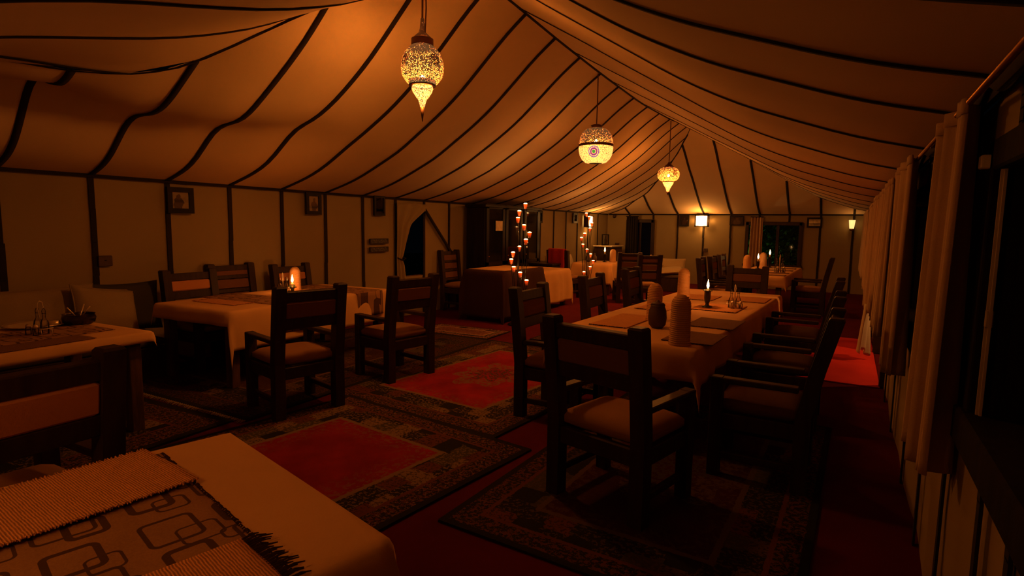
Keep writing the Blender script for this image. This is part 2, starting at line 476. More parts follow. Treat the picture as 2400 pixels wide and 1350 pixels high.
def lim_near(x): return solve(lambda y: zN(x, y) - min(zL(x, y), zRt(x, y)), YN, 5.5)

ceiling = struct_empty('ceiling')
def ribbon(fn, n, w, axis, name='seam', drop=.012, parent=None, mat=None):
    """flat black tape following a curve fn(t)->point, width along axis"""
    a = Vector(axis) * (w / 2)
    mb = MB()
    vs = []; fs = []
    for i in range(n + 1):
        p = Vector(fn(i / n)); p.z -= drop
        q = p + Vector((0, 0, .008))
        vs += [p - a, p + a, q + a, q - a]
    for i in range(n):
        for j in range(4):
            k = (j + 1) % 4
            fs.append((i * 4 + j, i * 4 + k, i * 4 + 4 + k, i * 4 + 4 + j))
    fs += [(0, 1, 2, 3), (n * 4 + 3, n * 4 + 2, n * 4 + 1, n * 4)]
    return mb.add(vs, fs).build(name, mat or SEAM, parent, True)
def slope_panel_x(y0, y1, side, nu=26, nv=4):
    lim = lim_left if side == 'L' else lim_right
    zf = zL if side == 'L' else zRt
    xs = XL if side == 'L' else XR
    L = [lim(y0 + (y1 - y0) * j / nv) for j in range(nv + 1)]
    def fn(u, v):
        y = y0 + (y1 - y0) * v; xe = L[round(v * nv)]
        x = xs + (xe - xs) * u; return (x, y, zf(x, y))
    return MB().grid(fn, nu, nv)
def end_panel(x0, x1, end, nu=4, nv=22):
    lim = lim_far if end == 'F' else lim_near
    zf = zF if end == 'F' else zN
    ys = YF if end == 'F' else YN
    L = [lim(x0 + (x1 - x0) * i / nu) for i in range(nu + 1)]
    def fn(u, v):
        x = x0 + (x1 - x0) * u; ye = L[round(u * nu)]
        y = ys + (ye - ys) * v; return (x, y, zf(x, y))
    return MB().grid(fn, nu, nv)
left_ys = [YN] + [K0 + KS * k for k in range(-3, 21) if YN + .1 < K0 + KS * k < YF - .2] + [YF]
right_ys = [YN, .3, 1.05, 1.75, 2.435, 3.127, 4.304, 5.70, 7.1, 8.5, 10.0, 11.6, 13.2, 14.8, 16.3, YF]
end_xs = [XL] + [-6.722 + KS * k for k in range(1, 10)] + [XR]
near_xs = [XL, -5.68, -4.97, -4.12, -3.05, -2.40, -1.75, -1.0, -.3, XR]
SW = .055
for side, ys in (('L', left_ys), ('R', right_ys)):
    lim = lim_left if side == 'L' else lim_right; zf = zL if side == 'L' else zRt; xs = XL if side == 'L' else XR
    for a, b in zip(ys[:-1], ys[1:]):
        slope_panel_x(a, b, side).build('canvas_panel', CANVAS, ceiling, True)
    for y in ys[1:-1]:
        xe = lim(y)
        def fn(t, y=y, xe=xe):
            x = xs + (xe - xs) * t; return (x, y, zf(x, y))
        ribbon(fn, 26, SW if side == 'L' else .036, (0, 1, 0), parent=ceiling)
for end in ('F', 'N'):
    lim = lim_far if end == 'F' else lim_near; zf = zF if end == 'F' else zN; ys = YF if end == 'F' else YN
    exs = end_xs if end == 'F' else near_xs
    for a, b in zip(exs[:-1], exs[1:]):
        end_panel(a, b, end).build('canvas_panel', CANVAS, ceiling, True)
    for x in exs[1:-1]:
        ye = lim(x)
        def fn(t, x=x, ye=ye):
            y = ys + (ye - ys) * t; return (x, y, zf(x, y))
        ribbon(fn, 22, SW if end == 'F' else .035, (1, 0, 0), parent=ceiling)
# tape along the ridge and the four hips
def ridge_fn(t):
    y = 3.9 + (13.75 - 3.9) * t; x = lim_left(y); return (x, y, zL(x, y))
ribbon(ridge_fn, 40, .07, (1, 0, 0), 'ridge_tape', .014, ceiling)
def hip_far_left(t):
    y = YF - .02 - (YF - 13.75) * t; x = lim_left(y); return (x, y, zL(x, y))
def hip_near_left(t):
    y = YN + .3 + (4.2 - YN - .3) * t; x = lim_left(y); return (x, y, zL(x, y))
for hf in (hip_far_left, hip_near_left):
    ribbon(hf, 30, .045, (.7, .7, 0), 'hip_tape', .012, ceiling)

# ------------------------------------------------------------------ floor, ground
MB().box((-3.15, 8.3, -.03), (7.3, 18.2, .06)).build('floor', FLOOR_M)['kind'] = 'structure'
EARTH = plain('night_earth', (.05, .04, .03), 1.0)
MB().box((-3, 8, -.12), (40, 44, .08)).build('trim_1', EARTH)['kind'] = 'structure'
bpy.data.objects['trim_1'].name = 'ground'

# ------------------------------------------------------------------ walls
def wall_cells(a0, a1, z0, z1, holes):
    As = sorted({a0, a1, *[h for H in holes for h in H[:2] if a0 < h < a1]})
    Zs = sorted({z0, z1, *[h for H in holes for h in H[2:] if z0 < h < z1]})
    for p, q in zip(As[:-1], As[1:]):
        for s, t in zip(Zs[:-1], Zs[1:]):
            c = ((p + q) / 2, (s + t) / 2)
            if any(H[0] < c[0] < H[1] and H[2] < c[1] < H[3] for H in holes): continue
            yield p, q, s, t
def wall_panel(axis, pos, a0, a1, holes, parent, z1=ZE, nrm=1):
    mb = MB()
    for p, q, s, t in wall_cells(a0, a1, 0, z1, holes):
        na = max(2, int((q - p) / .12)); nz = max(2, int((t - s) / .2))
        def fn(u, v):
            a = p + (q - p) * u; z = s + (t - s) * v
            w = math.sin(math.pi * (a - a0) / (a1 - a0))
            off = nrm * (-.012 * w + .012 * mn.noise(Vector((a * 2.2, z * 1.3, pos))) * w)
            return (pos + off, a, z) if axis == 'x' else (a, pos + off, z)
        mb.grid(fn, na, nz)
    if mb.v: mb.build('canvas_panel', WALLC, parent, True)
def vseam(axis, pos, a, parent, nrm, holes=(), w=.052, z1=ZE):
    segs = [(0, z1)]
    for H in holes:
        if H[0] < a < H[1]:
            segs = [(0, H[2]), (H[3], z1)]
    mb = MB()
    for s, t in segs:
        if t - s < .02: continue
        n = 6
        for i in range(n):
            z0 = s + (t - s) * i / n; zz = s + (t - s) * (i + 1) / n
            wob = .012 * mn.noise(Vector((a * 3, (z0 + zz) / 2 * 1.5, 4)))
            c = (pos + nrm * .012, a + wob, (z0 + zz) / 2) if axis == 'x' else (a + wob, pos + nrm * .012, (z0 + zz) / 2)
            mb.box(c, (.010, w, zz - z0 + .004) if axis == 'x' else (w, .010, zz - z0 + .004))
    if mb.v: mb.build('seam', SEAM, parent)
# left wall
wall_left = struct_empty('wall_left')
YD0, YD1 = K0 + 7 * KS, K0 + 8 * KS
LH = [(YD0 + .02, YD1 - .0, .70, 1.94)]
for a, b in zip(left_ys[:-1], left_ys[1:]): wall_panel('x', XL, a, b, LH, wall_left, nrm=1)
for y in left_ys[1:-1]: vseam('x', XL, y, wall_left, 1)
MB().box((XL + .02, (YN + YF) / 2, ZE), (.02, YF - YN - .1, .05)).build('eave_tape', SEAM, wall_left)
# right wall with two windows and an open doorway
wall_right = struct_empty('wall_right')
RH = [(1.15, 2.47, .97, 1.84), (4.05, 5.6, .97, 1.84), (6.9, 8.9, 0, 1.95)]
for a, b in zip(right_ys[:-1], right_ys[1:]): wall_panel('x', XR, a, b, RH, wall_right, nrm=-1)
for y in [1.75, 2.1, 2.75, 3.45, 4.3, 5.4, 6.35, 9.55, 10.3, 11.05, 11.8, 12.55, 13.3, 14.05, 14.8, 15.55, 16.3]: vseam('x', XR, y, wall_right, -1, RH, .04)
MB().box((XR - .02, (YN + YF) / 2, ZE + .02), (.02, YF - YN - .1, .07)).build('eave_tape', SEAM, wall_right)
for a, b in zip(right_ys[3:-1], right_ys[4:]):
    def gap(u, v, a=a, b=b):
        y = a + (b - a) * u
        return (XR - .045, y, ZE + .045 - (.02 + .075 * math.sin(math.pi * u)) * v)
    MB().grid(gap, 14, 2).build('dark_gap_strip', SEAM, wall_right, True, solid=.004)  # black strip standing in for the darkness in the gap under the eave
# far wall
wall_far = struct_empty('wall_far')
FH = [(-6.02, -5.20, .62, 1.83), (-2.52, -1.14, .66, 1.79)]
for a, b in zip(end_xs[:-1], end_xs[1:]): wall_panel('y', YF, a, b, FH, wall_far, nrm=-1)
for x in end_xs[1:-1]: vseam('y', YF, x, wall_far, -1, FH)
MB().box(((XL + XR) / 2, YF - .02, ZE), (XR - XL - .1, .02, .05)).build('eave_tape', SEAM, wall_far)
wall_near = struct_empty('wall_near')
for a, b in zip(end_xs[:-1], end_xs[1:]): wall_panel('y', YN, a, b, [], wall_near, nrm=1)
MB().box(((XL + XR) / 2, YN + .02, ZE), (XR - XL - .1, .02, .05)).build('eave_tape', SEAM, wall_near)

# ---- door in the left wall: a canvas flap tied back over a dark opening
door = struct_empty('door_1')
MB().box((XL - .05, (YD0 + YD1) / 2, .36), (.04, KS + .06, .70), bev=.01).build('threshold_board', WOOD_MID, door)
edge = [(0.06, 7.60), (.3, 7.58), (.6, 7.55), (.9, 7.50), (1.02, 7.435), (1.10, 7.47), (1.35, 7.56), (1.62, 7.66), (1.72, 7.80), (1.86, 8.03), (1.97, 8.085)]
def flap(u, v):
    z = .06 + 1.92 * v; ye = interp(edge, z); y = YD0 - .03 + (ye - YD0 + .03) * u
    pinch = math.exp(-((z - 1.03) / .22) ** 2)
    return (XL + .05 + .025 * math.sin(u * 17 + z) * (1 - .5 * pinch) + .03 * u, y, z)
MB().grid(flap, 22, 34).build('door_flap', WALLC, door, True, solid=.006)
MB().tube([(XL + .03, YD0 - .03, 1.06), (XL + .12, 7.40, 1.0), (XL + .13, 7.46, 1.03), (XL + .03, 7.40, 1.07)], .012).build('tie_rope', SEAM, door)
def hang(u, v):
    z1 = 1.86 - .80 * u; y = YD1 + .80 * u
    return (XL + .05 + .02 * math.sin(v * 3.1), y - .02 * v, z1 + .05 - .07 * v)
MB().grid(hang, 12, 3).build('door_hem', SEAM, door, True, solid=.01)

# ---- windows
def window_x(n, y0, y1, z0, z1):
    w = struct_empty('window_%d' % n)
    x = XR + .06
    f = MB()
    f.box((x, y0 + .03, (z0 + z1) / 2), (.16, .09, z1 - z0 + .14), bev=.008)
    f.box((x, y1 - .03, (z0 + z1) / 2), (.16, .09, z1 - z0 + .14), bev=.008)
    f.box((x, (y0 + y1) / 2, z1 + .02), (.16, y1 - y0, .10), bev=.008)
    f.build('frame', WOOD_DULL, w)
    MB().box((x, (y0 + y1) / 2, z0 - .035), (.20, y1 - y0 + .1, .13), bev=.01).build('sill', WOOD_DULL, w)
    for i, yy in enumerate((y0 + (y1 - y0) * .5, y1 - .075)):
        MB().box((x + .03, yy, (z0 + z1) / 2), (.05, .06, z1 - z0)).build('sash_stile', WOOD_DULL, w)
    for k in range(2):
        MB().box((x - .055 + k * .007, y1 - .088 - .010 * k, (z0 + z1) / 2), (.008, .010, z1 - z0 - .04)).build('track', GREY_METAL, w)
    MB().box((x + .05, (y0 + y1) / 2, (z0 + z1) / 2), (.006, y1 - y0 - .1, z1 - z0 - .04)).build('pane', PANE, w)
    MB().box((x - .05, y1 - .09, (z0 + z1) / 2 - .08), (.02, .02, .06), bev=.004).build('latch', GREY_METAL, w)
    MB().box((x - .09, y1 - .02, z1 + .0), (.03, .045, .045), bev=.004).build('sensor', PAPER, w)
window_x(1, 1.15, 2.47, .97, 1.84)
window_x(2, 4.05, 5.6, .97, 1.84)
def window_y(n, x0, x1, z0, z1, mull=(), curtain=None):
    w = struct_empty('window_%d' % n); y = YF - .01
    f = MB()
    for xx in (x0 + .03, x1 - .03): f.box((xx, y, (z0 + z1) / 2), (.09, .14, z1 - z0 + .12), bev=.008)
    f.box(((x0 + x1) / 2, y, z1 + .02), (x1 - x0, .14, .10), bev=.008)
    f.build('frame', WOOD, w)
    MB().box(((x0 + x1) / 2, y - .02, z0 - .01), (x1 - x0 + .08, .2, .07), bev=.01).build('sill', WOOD, w)
    for xx in mull: MB().box((xx, y + .01, (z0 + z1) / 2), (.07, .06, z1 - z0)).build('sash_stile', WOOD, w)
    MB().box(((x0 + x1) / 2, y + .04, (z0 + z1) / 2), (x1 - x0 - .1, .006, z1 - z0 - .04)).build('pane', PANE, w)
    return w
window_y(3, -6.04, -5.18, .62, 1.83, (-5.61,))
window_y(4, -2.54, -1.12, .66, 1.79, (-1.72, -2.2))

# ---- doorway in the right wall (light from the yard comes in under its curtains)
d2 = struct_empty('door_2')
f = MB()
for yy in (6.92, 8.88): f.box((XR + .02, yy, .97), (.12, .08, 1.94), bev=.01)
f.box((XR + .02, 7.9, 1.95), (.12, 2.04, .09), bev=.01)
f.build('frame', WOOD, d2)

# ------------------------------------------------------------------ rugs
def rug(label, cx, cy, sx, sy, rz, mat, z=.002, fringe=()):
    t = thing('rug', label, 'rug', (cx, cy, z), rz)
    n = 26
    def top(u, v):
        x = (u - .5) * sx; y = (v - .5) * sy
        return (x, y, .012 + .004 * mn.noise(Vector((cx + x * 1.5, cy + y * 1.5, 0))))
    m = MB().grid(top, n, n)
    m.box((0, 0, .003), (sx, sy, .006)); m.build('pile', mat, t, True)
    for e in fringe:
        fm = MB(); k = int(sx / .028)
        for i in range(k):
            x = (i + .5) / k * sx - sx / 2; l = .04 + .02 * random.random(); a = (random.random() - .5) * .02
            s = -1 if e == 'near' else 1
            fm.tube([(x, s * sy / 2, .008), (x + a * .5, s * (sy / 2 + l * .5), .010), (x + a, s * (sy / 2 + l), .004)], [.006, .006, .003], 4)
        fo = fm.build('fringe', CREAM, t); fo['kind'] = 'stuff'
    return t
rug('red-centred rug with patchwork border in front of the nearest table', -3.03, 2.22, 2.06, 2.70, R(-6), rug_mat('rug_a', 2.06, 2.70, (.24, .014, .021), False, bw=.47))
rug('large red rug with a floral medallion in the middle of the room', -3.22, 5.05, 2.24, 3.0, R(-4), rug_mat('rug_b', 2.24, 3.0, (.31, .016, .024), True, bw=.50, medal_r=.36))
rug('dark patterned rug under the table by the left wall', -5.30, 4.62, 2.3, 3.9, R(2), rug_mat('rug_c', 2.3, 3.9, (.06, .022, .016), True, bw=.6, beige=(.12, .07, .04), rust=(.07, .025, .012)), fringe=('near',))
rug('dark patterned rug in front of the bench on the left', -4.95, 1.56, 1.7, 2.1, R(4), rug_mat('rug_d', 1.7, 2.1, (.25, .015, .02), False, bw=.72))
rug('dark floral rug under the long right table', -.92, 3.75, 1.75, 2.9, R(-1), rug_mat('rug_e', 1.75, 2.9, (.055, .012, .012), True, bw=.42, beige=(.10, .06, .03)))
rug('bright red carpet runner by the doorway curtains on the right', -.02, 8.35, .78, 3.0, 0, fabric('red_runner', (.55, .03, .022), .15, 200, .4), .003)
rug('faded pinkish rug in front of the dark cupboard', -5.0, 6.95, 1.3, .72, R(3), rug_mat('rug_g', 1.3, .72, (.16, .06, .045), False, bw=.2, beige=(.3, .18, .13), rust=(.22, .09, .07)))
rug('red rug at the far end of the room between the tables', -3.1, 9.3, 1.5, 4.6, 0, rug_mat('rug_h', 1.5, 4.6, (.28, .014, .019), True, bw=.3, medal_r=.3))

# ------------------------------------------------------------------ lanterns
def lantern(kind, x, y, zc, s, label):
    t = thing('hanging_lantern', label, 'lantern', (x, y, zc), 0, 'pierced brass lanterns along the ridge')
    top = min(zr(y), zL(x, y), zRt(x, y)) - zc - .01
    if kind == 'tear':
        up_ = [(24, 52), (32, 45), (41, 35), (48, 17), (50, 2), (49, -10), (45, -20), (38, -30), (31, -38)]
        cap = [(4, 112), (6, 90), (9, 80), (17, 73), (23, 67)]
        low = [(24, -40), (25, -46), (22, -54), (16, -63), (10, -71), (7, -80), (5, -88)]
        fin = [(5, -88), (3.2, -104), (.8, -121)]
        bands = [(-33, 31.5, 12), (56, 25.5, 20)]
        ctop = 112
    elif kind == 'globe':
        up_ = [(14, 38), (24, 35), (32, 28), (37, 18), (39.5, 6), (40, 0)]
        cap = [(4, 47), (9, 46), (13.5, 44), (11, 41), (14, 38)]
        low = [(40, -4), (40, -12), (37.5, -24), (32, -34), (24, -41), (16, -43)]
        fin = [(16, -43), (8, -44), (1, -45)]
        bands = [(-2, 40.6, 6)]
        ctop = 47
    else:
        up_ = [(11, 16), (18, 14), (23, 8), (25.5, 0), (24, -8), (19, -14), (13, -16)]
        cap = [(2, 28), (4, 24), (7, 22), (10, 18), (11, 16)]
        low = [(12, -18), (12, -21), (9, -26), (5, -33), (3, -40)]
        fin = [(3, -40), (1.8, -44), (.5, -48)]
        bands = [(-17, 13, 2.4), (17, 11.6, 2)]
        ctop = 28
    q = lambda P: [(r * s, z * s) for r, z in P]
    MB().lathe(q(up_), n=40, cap=False).build('globe_shell', PIERCE_UP, t, True)
    MB().lathe(q(low), n=40, cap=False).build('lower_shell', PIERCE_LOW, t, True)
    MB().lathe(q(cap), n=28).build('cap', PIERCE_CAP if kind == 'tear' else BRASS_DARK, t, True)
    MB().lathe(q(fin), n=16).build('finial', BRASS_DARK, t, True)
    for z, r, h in bands:
        MB().lathe([(r * s * (.70 if kind == 'tear' else .97), (z - h / 2) * s + .0006), (r * s, (z - h / 2) * s), (r * s * 1.01, z * s), (r * s, (z + h / 2) * s), (r * s * .97, (z + h / 2) * s)], n=36, cap=False).build('band', BRASS_DARK, t, True)
    MB().tube([(0, 0, ctop * s), (.004, 0, (ctop * s + top) / 2), (0, 0, top)], .009, 8).build('cord', BRASS_DARK, t)
    if kind == 'tear':
        MB().tube([(.03, .0, 78 * s), (.035, .01, ctop * s * 1.2), (.02, .01, top)], .007, 6).build('flex', BRASS_DARK, t)
    if kind == 'globe':
        cols = [((.10, .45, .05), 4, 0), ((.55, .06, .25), 9, 5), ((.40, .16, .45), 13, 10.5)]
        dirv = Vector((-x * 1.0, -y * 1.0, 0)).normalized()
        ang = math.atan2(dirv.y, dirv.x) - .12
        for (c, ro, ri) in cols:
            mm = emit('medallion_glass', c, .75)
            mb = MB(); N = 20; vs = []; fs = []
            for i in range(N):
                a = 2 * math.pi * i / N
                for rr in (ri, ro):
                    dz = -20 + rr * math.cos(a); da = rr * math.sin(a) / 40.0
                    rad = interp([(-43, 16), (-41, 24), (-34, 32), (-24, 37.5), (-12, 40), (-4, 40)], dz) + .7
                    vs.append((rad * s * math.cos(ang + da), rad * s * math.sin(ang + da), dz * s))
            for i in range(N):
                j = (i + 1) % N; fs.append((2 * i, 2 * i + 1, 2 * j + 1, 2 * j))
            mb.add(vs, fs).build('medallion_ring', mm, t)
    if kind in ('tear', 'onion'):
        dirv = math.atan2(-y, -x)
        k_ = 1.0 if kind == 'tear' else .5
        for da0 in (.62, -1.0, 2.2):
            mb = MB()
            for ri, ro in ((0, 2.2), (4.2, 6.2), (10.2, 12.0)):
                N = 24; vs = []; fs = []
                for i in range(N):
                    a = 2 * math.pi * i / N
                    for rr in (ri * k_, ro * k_):
                        dz = (12 if kind == 'tear' else 2) + rr * math.cos(a)
                        rad = interp(sorted([(z_, r_) for r_, z_ in up_]), dz) + .5 * k_
                        da = da0 + rr * math.sin(a) / rad
                        vs.append((rad * s * math.cos(dirv + da), rad * s * math.sin(dirv + da), dz * s))
                for i in range(N):
                    j = (i + 1) % N; fs.append((2 * i, 2 * i + 1, 2 * j + 1, 2 * j))
                mb.add(vs, fs)
            for i in range(16):
                a = 2 * math.pi * i / 16; dz = (12 if kind == 'tear' else 2) + 8.2 * k_ * math.cos(a)
                rad = interp(sorted([(z_, r_) for r_, z_ in up_]), dz) + .5 * k_; da = da0 + 8.2 * k_ * math.sin(a) / rad
                mb.box((rad * s * math.cos(dirv + da), rad * s * math.sin(dirv + da), dz * s), (1.6 * s * k_,) * 3)
            mb.build('rosette', BRASS_DARK, t)
    bz = {'tear': -22, 'globe': 8, 'onion': -3}[kind]
    bl = MB().lathe([(.001, -.03), (.016, -.026), (.026, -.008), (.026, .008), (.016, .024), (.001, .03)], n=16, cap=False).build('bulb', BULB, t, True, loc=(0, 0, bz * s))
    light('lantern_light', (0, 0, {'tear': -12, 'globe': 12, 'onion': -2}[kind] * s), P_LANTERN * {'tear': 1.05, 'globe': .85, 'onion': 1.7}[kind], WARM, {'tear': .13, 'globe': .14, 'onion': .12}[kind], t)
lantern('tear', -3.35, 4.03, 2.98, .00378, 'teardrop pierced brass lantern hanging nearest, with a long pointed finial')
lantern('globe', -3.35, 8.03, 2.84, .00637, 'round pierced brass lantern with a dark band and a pink and green medallion')
lantern('onion', -3.35, 11.98, 2.75, .00892, 'small onion-shaped pierced lantern hanging farthest along the ridge')

# ------------------------------------------------------------------ wall lamps
s1 = thing('wall_lamp', 'square lit wall lamp with dark frame centred on the far wall', 'lamp', (-3.745, YF - .11, 1.87))
fr = MB()
for sx in (-1, 1): fr.box((sx * .175, 0, 0), (.035, .16, .34))
for sz in (-1, 1): fr.box((0, 0, sz * .155), (.385, .16, .03))
fr.build('frame', WOOD, s1)
MB().grid(lambda u, v: ((u - .5) * .32, -.05 - .035 * math.cos((u - .5) * math.pi), (v - .5) * .29), 12, 2).build('pane', SCONCE_PANE, s1, True, solid=.004)
light('lamp_light', (0, -.22, 0), P_SCONCE, (1, .41, .09), .10, s1)
light('lamp_glow', (0, .02, .24), 2.2, (1, .41, .09), .04, s1)
light('lamp_glow', (0, .02, -.24), 2.2, (1, .41, .09), .04, s1)
light('lamp_glow', (.27, .02, 0), 1.6, (1, .41, .09), .04, s1)
light('lamp_glow', (-.27, .02, 0), 1.6, (1, .41, .09), .04, s1)
s2 = thing('wall_lamp', 'square lit wall lamp in the far left corner behind the candle stand', 'lamp', (XL + .10, 15.45, 1.80))
fr = MB()
for sy in (-1, 1): fr.box((0, sy * .175, 0), (.15, .035, .34))
for sz in (-1, 1): fr.box((0, 0, sz * .155), (.15, .385, .03))
fr.build('frame', WOOD, s2)
MB().grid(lambda u, v: (.05 + .03 * math.cos((u - .5) * math.pi), (u - .5) * .32, (v - .5) * .29), 12, 2).build('pane', SCONCE_PANE, s2, True, solid=.004)
light('lamp_light', (.2, .05, 0), P_SCONCE * .9, (1, .41, .09), .10, s2)
light('lamp_glow', (0.03, .1, -.26), 4.0, (1, .41, .09), .04, s2)
s3 = thing('wall_lamp', 'small lit cup shade on the far wall beside the right curtains', 'lamp', (.02, YF - .10, 1.80))
MB().lathe([(.05, -.10), (.062, 0), (.075, .12)], n=20, cap=False).build('shade', SCONCE_PANE2, s3, True)
MB().lathe([(.03, -.16), (.05, -.14), (.05, -.10)], n=16).build('bracket', BRASS_DARK, s3, True)
light('lamp_light', (-.02, -.14, .05), 1.2, (1, .42, .1), .04, s3)
# unseen lamp added behind the camera to light the nearest chair
s4 = thing('wall_lamp', 'unseen shaded lamp added on the wall behind the nearest table', 'lamp', (-1.75, YN + .10, 1.75))
MB().lathe([(.05, -.12), (.065, 0), (.08, .12)], n=20, cap=False).build('shade', SCONCE_PANE2, s4, True)
MB().lathe([(.03, -.16), (.05, -.14), (.05, -.12)], n=16).build('bracket', BRASS_DARK, s4, True)
light('lamp_light', (0, .16, .03), P_NEAR, (1, .34, .06), .08, s4)
# yard lamp beyond the doorway
s5 = thing('unseen_yard_lamp', 'lamp on a post out in the yard beyond the right doorway', 'lamp', (1.9, 8.05, 0))
MB().lathe([(.05, 0), (.03, .05), (.025, 2.0), (.05, 2.05)], n=12).build('post', IRON, s5)
MB().lathe([(.02, 2.05), (.08, 2.1), (.08, 2.25), (.01, 2.3)], n=16).build('shade', GLASS, s5, True)
light('lamp_light', (0, 0, 2.0 + .17), P_DOOR, (1, .36, .09), .03, s5)

# ------------------------------------------------------------------ chairs
MESH = {}
def cached(key, fn):
    if key not in MESH: MESH[key] = fn()
    return MESH[key]
def post_mesh(x, h, lean, mat, w=.085):
    def mk():
        m = MB(); secs = [(-.25, 0, w), (-.25, .47, w), (-.25 - lean * .45, .78, w), (-.25 - lean, h - .012, w), (-.25 - lean, h, w * .8)]
        vs = []; fs = []
        for y, z, ww in secs:
            hh = ww / 2
            vs += [(x - hh, y - hh, z), (x + hh, y - hh, z), (x + hh, y + hh, z), (x - hh, y + hh, z)]
        for k in range(len(secs) - 1):
            for i in range(4):
                j = (i + 1) % 4; fs.append((k * 4 + i, k * 4 + j, k * 4 + 4 + j, k * 4 + 4 + i))
        fs += [(3, 2, 1, 0), (16, 17, 18, 19)]
        return m.add(vs, fs).mesh('back_post', mat)
    return cached(('post', x, h, lean, mat.name, w), mk)
def bx(key, c, size, mat, bev=.006, name='part', tilt=None):
    return cached((key, c, size, mat.name, tilt), lambda: MB().box(c, size, bev=bev, tilt=tilt).mesh(name, mat))
def cushion_mesh(w, d, h, mat, key):
    def mk():
        m = MB(); n = 10
        def f(sgn):
            def fn(u, v):
                a, b = 2 * u - 1, 2 * v - 1
                e = (1 - abs(a) ** 4) * (1 - abs(b) ** 4)
                return (a * w / 2 * (1 - .02 * (1 - e)), b * d / 2 * (1 - .02 * (1 - e)), sgn * h / 2 * (.35 + .65 * e ** .5))
            return fn
        m.grid(f(1), n, n); m.grid(f(-1), n, n)
        # close the sides
        N = n + 1; off = N * N
        ring = [i for i in range(n)] + [i * N + n for i in range(n)] + [n * N + n - i for i in range(n)] + [(n - i) * N for i in range(n)]
        for i in range(len(ring)):
            a, b2 = ring[i], ring[(i + 1) % len(ring)]
            m.f.append((a, b2, b2 + off, a + off))
        return m.mesh(key, mat, True)
    return cached(('cushion', w, d, h, mat.name), mk)
def chair(label, x, y, heading, kind='arm', panel=None, h=1.10, w=.62, lean=.07, group=None, seat=None):
    """x, y = middle of the back posts on the floor; heading = direction the sitter faces (degrees)"""
    a = R(heading) - math.pi / 2
    fx, fy = math.cos(R(heading)), math.sin(R(heading))
    t = thing('dining_chair', label, 'chair', (x + .25 * fx, y + .25 * fy, .004), a, group)
    hw = w / 2 - .045
    pm = panel or UPH_DARK
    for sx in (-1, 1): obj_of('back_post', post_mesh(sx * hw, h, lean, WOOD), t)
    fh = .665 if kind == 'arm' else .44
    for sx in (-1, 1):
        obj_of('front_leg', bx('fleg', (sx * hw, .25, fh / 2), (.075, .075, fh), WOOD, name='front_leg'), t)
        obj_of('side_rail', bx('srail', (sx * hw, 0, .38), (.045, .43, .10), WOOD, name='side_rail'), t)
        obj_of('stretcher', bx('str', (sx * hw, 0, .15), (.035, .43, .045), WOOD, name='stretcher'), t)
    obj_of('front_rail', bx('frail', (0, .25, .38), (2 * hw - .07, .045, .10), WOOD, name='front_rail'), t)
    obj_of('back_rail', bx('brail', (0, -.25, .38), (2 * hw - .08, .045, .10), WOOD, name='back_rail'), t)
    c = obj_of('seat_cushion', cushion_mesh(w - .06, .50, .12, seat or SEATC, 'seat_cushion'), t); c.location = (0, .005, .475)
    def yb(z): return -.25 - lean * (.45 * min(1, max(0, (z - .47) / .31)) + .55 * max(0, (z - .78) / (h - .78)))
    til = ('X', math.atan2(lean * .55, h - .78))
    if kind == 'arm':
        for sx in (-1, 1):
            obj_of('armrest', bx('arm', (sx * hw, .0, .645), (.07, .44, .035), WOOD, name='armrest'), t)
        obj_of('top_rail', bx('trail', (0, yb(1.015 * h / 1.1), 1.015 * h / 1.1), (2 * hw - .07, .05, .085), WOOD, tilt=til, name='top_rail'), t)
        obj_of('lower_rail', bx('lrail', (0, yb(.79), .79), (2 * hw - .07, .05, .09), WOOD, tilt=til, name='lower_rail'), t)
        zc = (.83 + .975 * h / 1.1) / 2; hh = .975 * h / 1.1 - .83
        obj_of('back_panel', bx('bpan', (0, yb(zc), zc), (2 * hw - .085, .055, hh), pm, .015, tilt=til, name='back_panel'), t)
    else:
        for i, z in enumerate((.58, .75, .92, h - .06)):
            obj_of('back_slat', bx('slat', (0, yb(z), z), (2 * hw - .07, .03, .05 if i < 3 else .07), WOOD, tilt=til, name='back_slat'), t)
        for z in (.665, .835, .99):
            obj_of('back_panel', bx('lpan', (0, yb(z), z), (2 * hw - .085, .02, .11), pm, .006, tilt=til, name='back_panel'), t)
    return t

G1 = 'chairs around the table by the left wall'; G2 = 'chairs around the long right table'; G3 = 'chairs around the far tables'
chair('dark armchair with its back to the room, nearer one at the left-wall table', -3.83, 3.13, 168, group=G1)
chair('dark armchair with its back to the room, farther one at the left-wall table', -3.86, 4.44, 171, group=G1)
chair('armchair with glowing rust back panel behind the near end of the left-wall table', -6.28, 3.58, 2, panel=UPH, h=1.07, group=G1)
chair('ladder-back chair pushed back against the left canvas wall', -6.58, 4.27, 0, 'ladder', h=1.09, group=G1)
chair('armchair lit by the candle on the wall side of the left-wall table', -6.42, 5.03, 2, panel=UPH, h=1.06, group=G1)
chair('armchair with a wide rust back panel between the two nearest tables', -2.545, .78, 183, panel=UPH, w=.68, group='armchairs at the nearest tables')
chair('armchair facing right at the near left corner of the long right table', -2.31, 4.31, 2, group=G2)
chair('armchair with its back to the camera at the near end of the long right table', -1.15, 2.90, 77, w=.66, group=G2)
chair('armchair at the middle of the long right table on its left side', -2.33, 5.75, 2, group=G2)
chair('armchair at the far left of the long right table', -2.33, 7.05, 2, group=G2)
chair('shadowed armchair on the right side of the long right table, nearest the camera', -.17, 4.02, 180, lean=.14, group=G2, seat=SEAT_SHADED)
chair('shadowed armchair on the right side of the long right table, second from the camera', -.17, 5.3, 180, lean=.14, group=G2, seat=SEAT_SHADED)
chair('shadowed armchair on the right side of the long right table, farthest from the camera', -.19, 6.95, 180, lean=.14, group=G2, seat=SEAT_SHADED)
